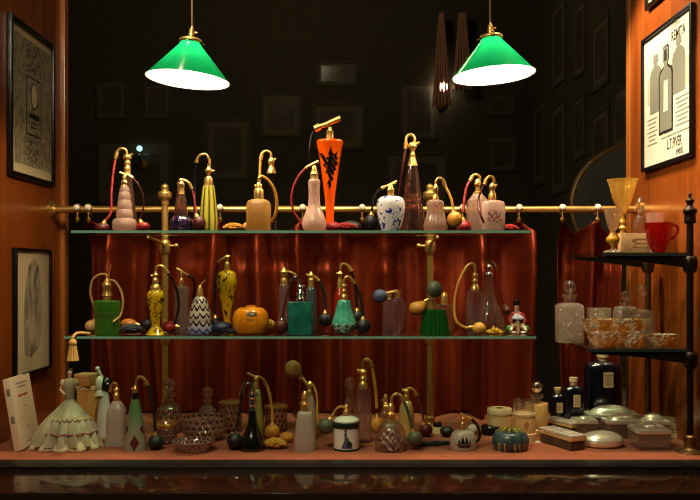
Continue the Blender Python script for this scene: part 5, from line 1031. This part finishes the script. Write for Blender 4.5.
fr, r = bowl('shallow amber and crystal dish at the right by the iron post', 663, .19, ZR2, [(9, 346), (10, 344.6), (13.4, 340), (16, 334)], 1.4, 'amberbowl', 'crystal_dish', 'dish', 'amber crystal ware', 60, ribs=(14, .04), sy=.7)

# clown figurine on the lower glass shelf
fr = Frame(516.8, .20, ZM); s = fr.s; root = thing('clown_figurine', 'small seated porcelain clown in black hat at the right end of the lower shelf', 'figurine', fr.loc())
G['clownred'] = mat('painted red jacket', '#8a2a1c', .3, coat=.4); G['clowngreen'] = mat('painted green pompom', '#2f6a2c', .3, coat=.4); G['clownblue'] = mat('pale blue ruff', '#a9aec0', .3, coat=.4)
figure(root, s, (0, 1, 9), (0, 0, 17), (0, -.3, 22), (0, -.8, 26), 4, [[(-4, 0, 19), (-6.4, -2, 14), (-6, -5, 9)], [(4, 0, 19), (6.4, -2, 14), (6, -5, 9)]], [[(-4, -3, 7.5), (-7, -6, 5), (-7.6, -9, 2.4)], [(4, -3, 7.5), (7, -6, 5), (7.6, -9, 2.4)]], 'skin')
bm = BM(); lathe(bm, [(a*s, b*s) for a, b in S([(6.4, 0), (6.8, 2), (5.8, 8), (5, 14), (5.4, 19), (3, 21)], 3)], 24, sy=.8); obj('jacket', bm, 'clownred', root)
bm = BM()
for sg in (-1, 1): tube(bm, [tuple(c*s for c in q) for q in ((sg*3.8, 0, 19.4), (sg*6.5, -2, 14.5), (sg*6.2, -4.4, 10.4))], 2.2*s, 10)
obj('sleeve', bm, 'clownred', root)
bm = BM(); lathe(bm, [(a*s, b*s) for a, b in ((3, 13), (6.4, 14.2), (6.4, 15.4), (3, 19))], 40, ribs=(12, .08), c=(0, -1.6*s)); obj('ruff', bm, 'clownblue', root)
bm = BM(); box(bm, (-1.4*s, -6.6*s, 0), (1.4*s, -5*s, 13*s), .0006); obj('stand_panel', bm, 'cream', root)
for sg in (-1, 1):
    bm = BM(); ball(bm, (sg*8*s, -4*s, 4.2*s), (4*s, 4*s, 4.2*s), 18); obj('ball', bm, 'clowngreen', root)
    bm = BM(); ball(bm, (sg*5*s, -7.4*s, 1.2*s), (3*s, 2.2*s, 1.2*s), 14); obj('shoe', bm, 'porcelain', root)
bm = BM(); lathe(bm, [(a*s, b*s) for a, b in ((3.9, 28.2), (3.9, 29), (3, 29.4), (3.1, 31.5), (2.2, 33.6), (.4, 34))], 24); obj('hat', bm, 'black', root)
face(root, s, (0, -.8*s, 26.2*s), 3*s)

# ================================================================== SHOP INTERIOR BEHIND
G['roomframe'] = mat('worn gilt frame', '#5f5640', .7); G['roomprint'] = blotch('faded print', [(.3, '#4a4232'), (.7, '#6e6450')], 6, .6); G['roommat'] = mat('faded mount', '#7a7058', .7)
MBK = lambda X, Z: Matrix(((1, 0, 0, X), (0, 0, -1, 4.0), (0, 1, 0, Z), (0, 0, 0, 1)))
MSD = lambda Y, Z: Matrix(((0, 0, -1, 1.25), (-1, 0, 0, Y), (0, 1, 0, Z), (0, 0, 0, 1)))
def roompic(label, M, W, H, group):
    root, MI, z = pic(label, M, W, H, .022, .007, 0, 'roommat', 'picture', group, 'framed_picture', 'roomframe')
    bm = BM(); m_ = min(W, H)*.2; box(bm, (m_, m_, z), (W-m_, H-m_, z+.002), 0, MI); obj('print', bm, 'roomprint', root)
for x0, y0, x1, y1, lab in ((95, 79, 127, 119, 'small dim framed picture far back, left of the left lamp'), (142, 82, 171, 119, 'small dim framed picture far back, just under the left lamp'),
    (96, 140, 172, 206, 'wide dim framed picture far back behind the stepped pink bottle'), (260, 92, 302, 137, 'dim framed picture far back between left lamp and orange vase'),
    (316, 60, 358, 86, 'small landscape picture far back, above the orange vase'), (312, 102, 365, 150, 'light mounted picture far back, right behind the orange vase head'),
    (400, 82, 438, 140, 'upright dim picture far back, left of the right lamp'), (386, 152, 448, 206, 'dim framed picture far back behind the amethyst cone bottle'),
    (486, 92, 516, 116, 'tiny dim picture far back, right under the right lamp'), (486, 134, 518, 172, 'small framed picture far back, above the flowered jar'),
    (205, 118, 250, 180, 'dim framed picture far back behind the swan necked bottles')):
    X0, X1, Z0, Z1 = PX(x0, 3.98), PX(x1, 3.98), PZ(y1, 3.98), PZ(y0, 3.98); roompic(lab, MBK(X0, Z0), X1-X0, Z1-Z0, 'framed pictures on the back wall')
for pxa, pxb, za, zb, lab in ((534, 546, .95, 1.5, 'side wall'), (552, 566, .85, 1.4, 'side wall'), (552, 566, 1.5, 2.0, 'side wall'), (574, 586, 1.0, 1.35, 'side wall'), (574, 586, 1.45, 1.85, 'side wall'), (592, 610, .82, 1.2, 'side wall'), (592, 610, 1.3, 1.65, 'side wall'), (614, 632, .95, 1.25, 'side wall')):
    Ya, Yb = 1.25*F/(pxa-350)+CY, 1.25*F/(pxb-350)+CY
    row = 'upper' if za > 1.25 else 'lower'; n_ = {534: 'farthest', 552: 'second farthest', 574: 'middle', 592: 'second nearest', 614: 'nearest'}[pxa]
    roompic('dim framed picture on the shop side wall, '+row+' row, '+n_+' column', MSD(Ya, za), Ya-Yb, zb-za, 'framed pictures on the side wall')
G['drape'] = cloth('dusty pink drape', '#cf9678', '#dfa788', 40); G['drapelit'] = G['drape']
def drape(label, px0, px1, pyt, pyb, pinch):
    Y = 3.9; X0, X1, Z0, Z1 = PX(px0, Y), PX(px1, Y), PZ(pyb, Y), PZ(pyt, Y); bm = BM(); rows = []
    for j in range(25):
        v = j/24; row = []; k = .16+.84*(1-v)**.8 if pinch > .55 else .3+.7*(1-v)
        for i in range(41):
            u = i/40; row.append(bm.verts.new(((X0+X1)/2+(u-.5)*(X1-X0)*k, Y+.03*sin(u*5*2*pi), Z0+(Z1-Z0)*v)))
        rows.append(row)
    for a, b in zip(rows, rows[1:]):
        for i in range(40): bm.faces.new((a[i], a[i+1], b[i+1], b[i]))
    o = obj('drape', bm, 'drape', None, 0); tag(o, label, 'curtain', 'pink drapes at the back'); o.modifiers.new('thickness', 'SOLIDIFY').thickness = .006
drape('dusty pink drape at the back, left one behind the right lamp', 432, 450, 14, 106, .6); drape('dusty pink drape at the back, right one behind the right lamp', 452, 472, 14, 90, .5)
def glow(px, py, Y, r, col, e, label):  # added bulb on a made-up arm, in place of a street lamp's reflection
    root = thing('reflection_bulb', label, 'lamp', (PX(px, Y), 4.0, PZ(py, Y)), 'bulbs standing in for reflections')
    bm = BM(); tube(bm, [(0, 0, -.1), (0, -.06, -.09), (0, -.1, -.04)], .008, 8); lathe(bm, [(.05, 0), (.03, .02)], 20, M=Matrix.Translation((0, 0, -.1)) @ Matrix.Rotation(pi/2, 4, 'X')); obj('arm', bm, 'brass', root)
    bm = BM(); ball(bm, (0, -.1, 0), r, 20); obj('bulb', bm, emis(label[:20]+' glow', col, e), root)
glow(443, 87, 3.9, .032, (1, .9, .72, 1), 16, 'small glowing wall light beside the pink drapes at the back')
glow(139.5, 148.5, 3.9, .02, (.45, .9, .85, 1), 1.2, 'tiny glowing wall light above the wide dim picture at the back')
# round backed chair
Yc = 1.15; root = thing('armchair', 'grey round backed chair with gilt edge behind the right end of the rod', 'chair', (1.0, Yc, -.5))
G['greyfabric'] = cloth('grey upholstery', '#45423a', '#504c44', 80); G['gilt'] = mat('gilt wood', '#7a5c30', .45, metal=.4)
s = scl(Yc); cx, zc = .0, PZ(205, Yc)+.5; Rw, Rh = .235, 60*s
bm = BM(); M_ = Matrix.Translation((cx, 0, zc)) @ Matrix.Rotation(pi/2, 4, 'X'); lathe(bm, S([(.02, -.035), (.8, -.032), (.97, -.012), (1, 0), (.97, .012), (.8, .03), (.02, .04)], 3), 48, M=M_ @ Matrix.Diagonal((Rw, Rh, 1, 1))); obj('backrest', bm, 'greyfabric', root)
bm = BM(); tube(bm, [(cx+Rw*1.01*cos(a*pi/24), 0, zc+Rh*1.01*sin(a*pi/24)) for a in range(49)], .011, 10, 2); obj('back_frame', bm, 'gilt', root)
bm = BM(); box(bm, (-.23, -.42, .42), (.23, .0, .5), .03); obj('seat', bm, 'greyfabric', root)
bm = BM(); box(bm, (-.23, -.42, .37), (.23, .02, .42), .008); obj('seat_rail', bm, 'gilt', root)
for x in (-.2, .2):
    for y in (-.39, -.01): bm = BM(); tube(bm, [(x, y, 0), (x, y, .2), (x, y, .38)], .022, 10, taper=1.2); obj('leg', bm, 'gilt', root)
for x in (-.25, .24): bm = BM(); tube(bm, [(x*.9, -.36, .5), (x, -.36, .66), (x, -.2, .7), (x*.92, 0, .68)], .016, 10); obj('arm', bm, 'gilt', root)
for x in (-.12, .12): bm = BM(); tube(bm, [(x, .0, .4), (x, .0, zc-Rh*.8)], .016, 8); obj('back_post', bm, 'gilt', root)
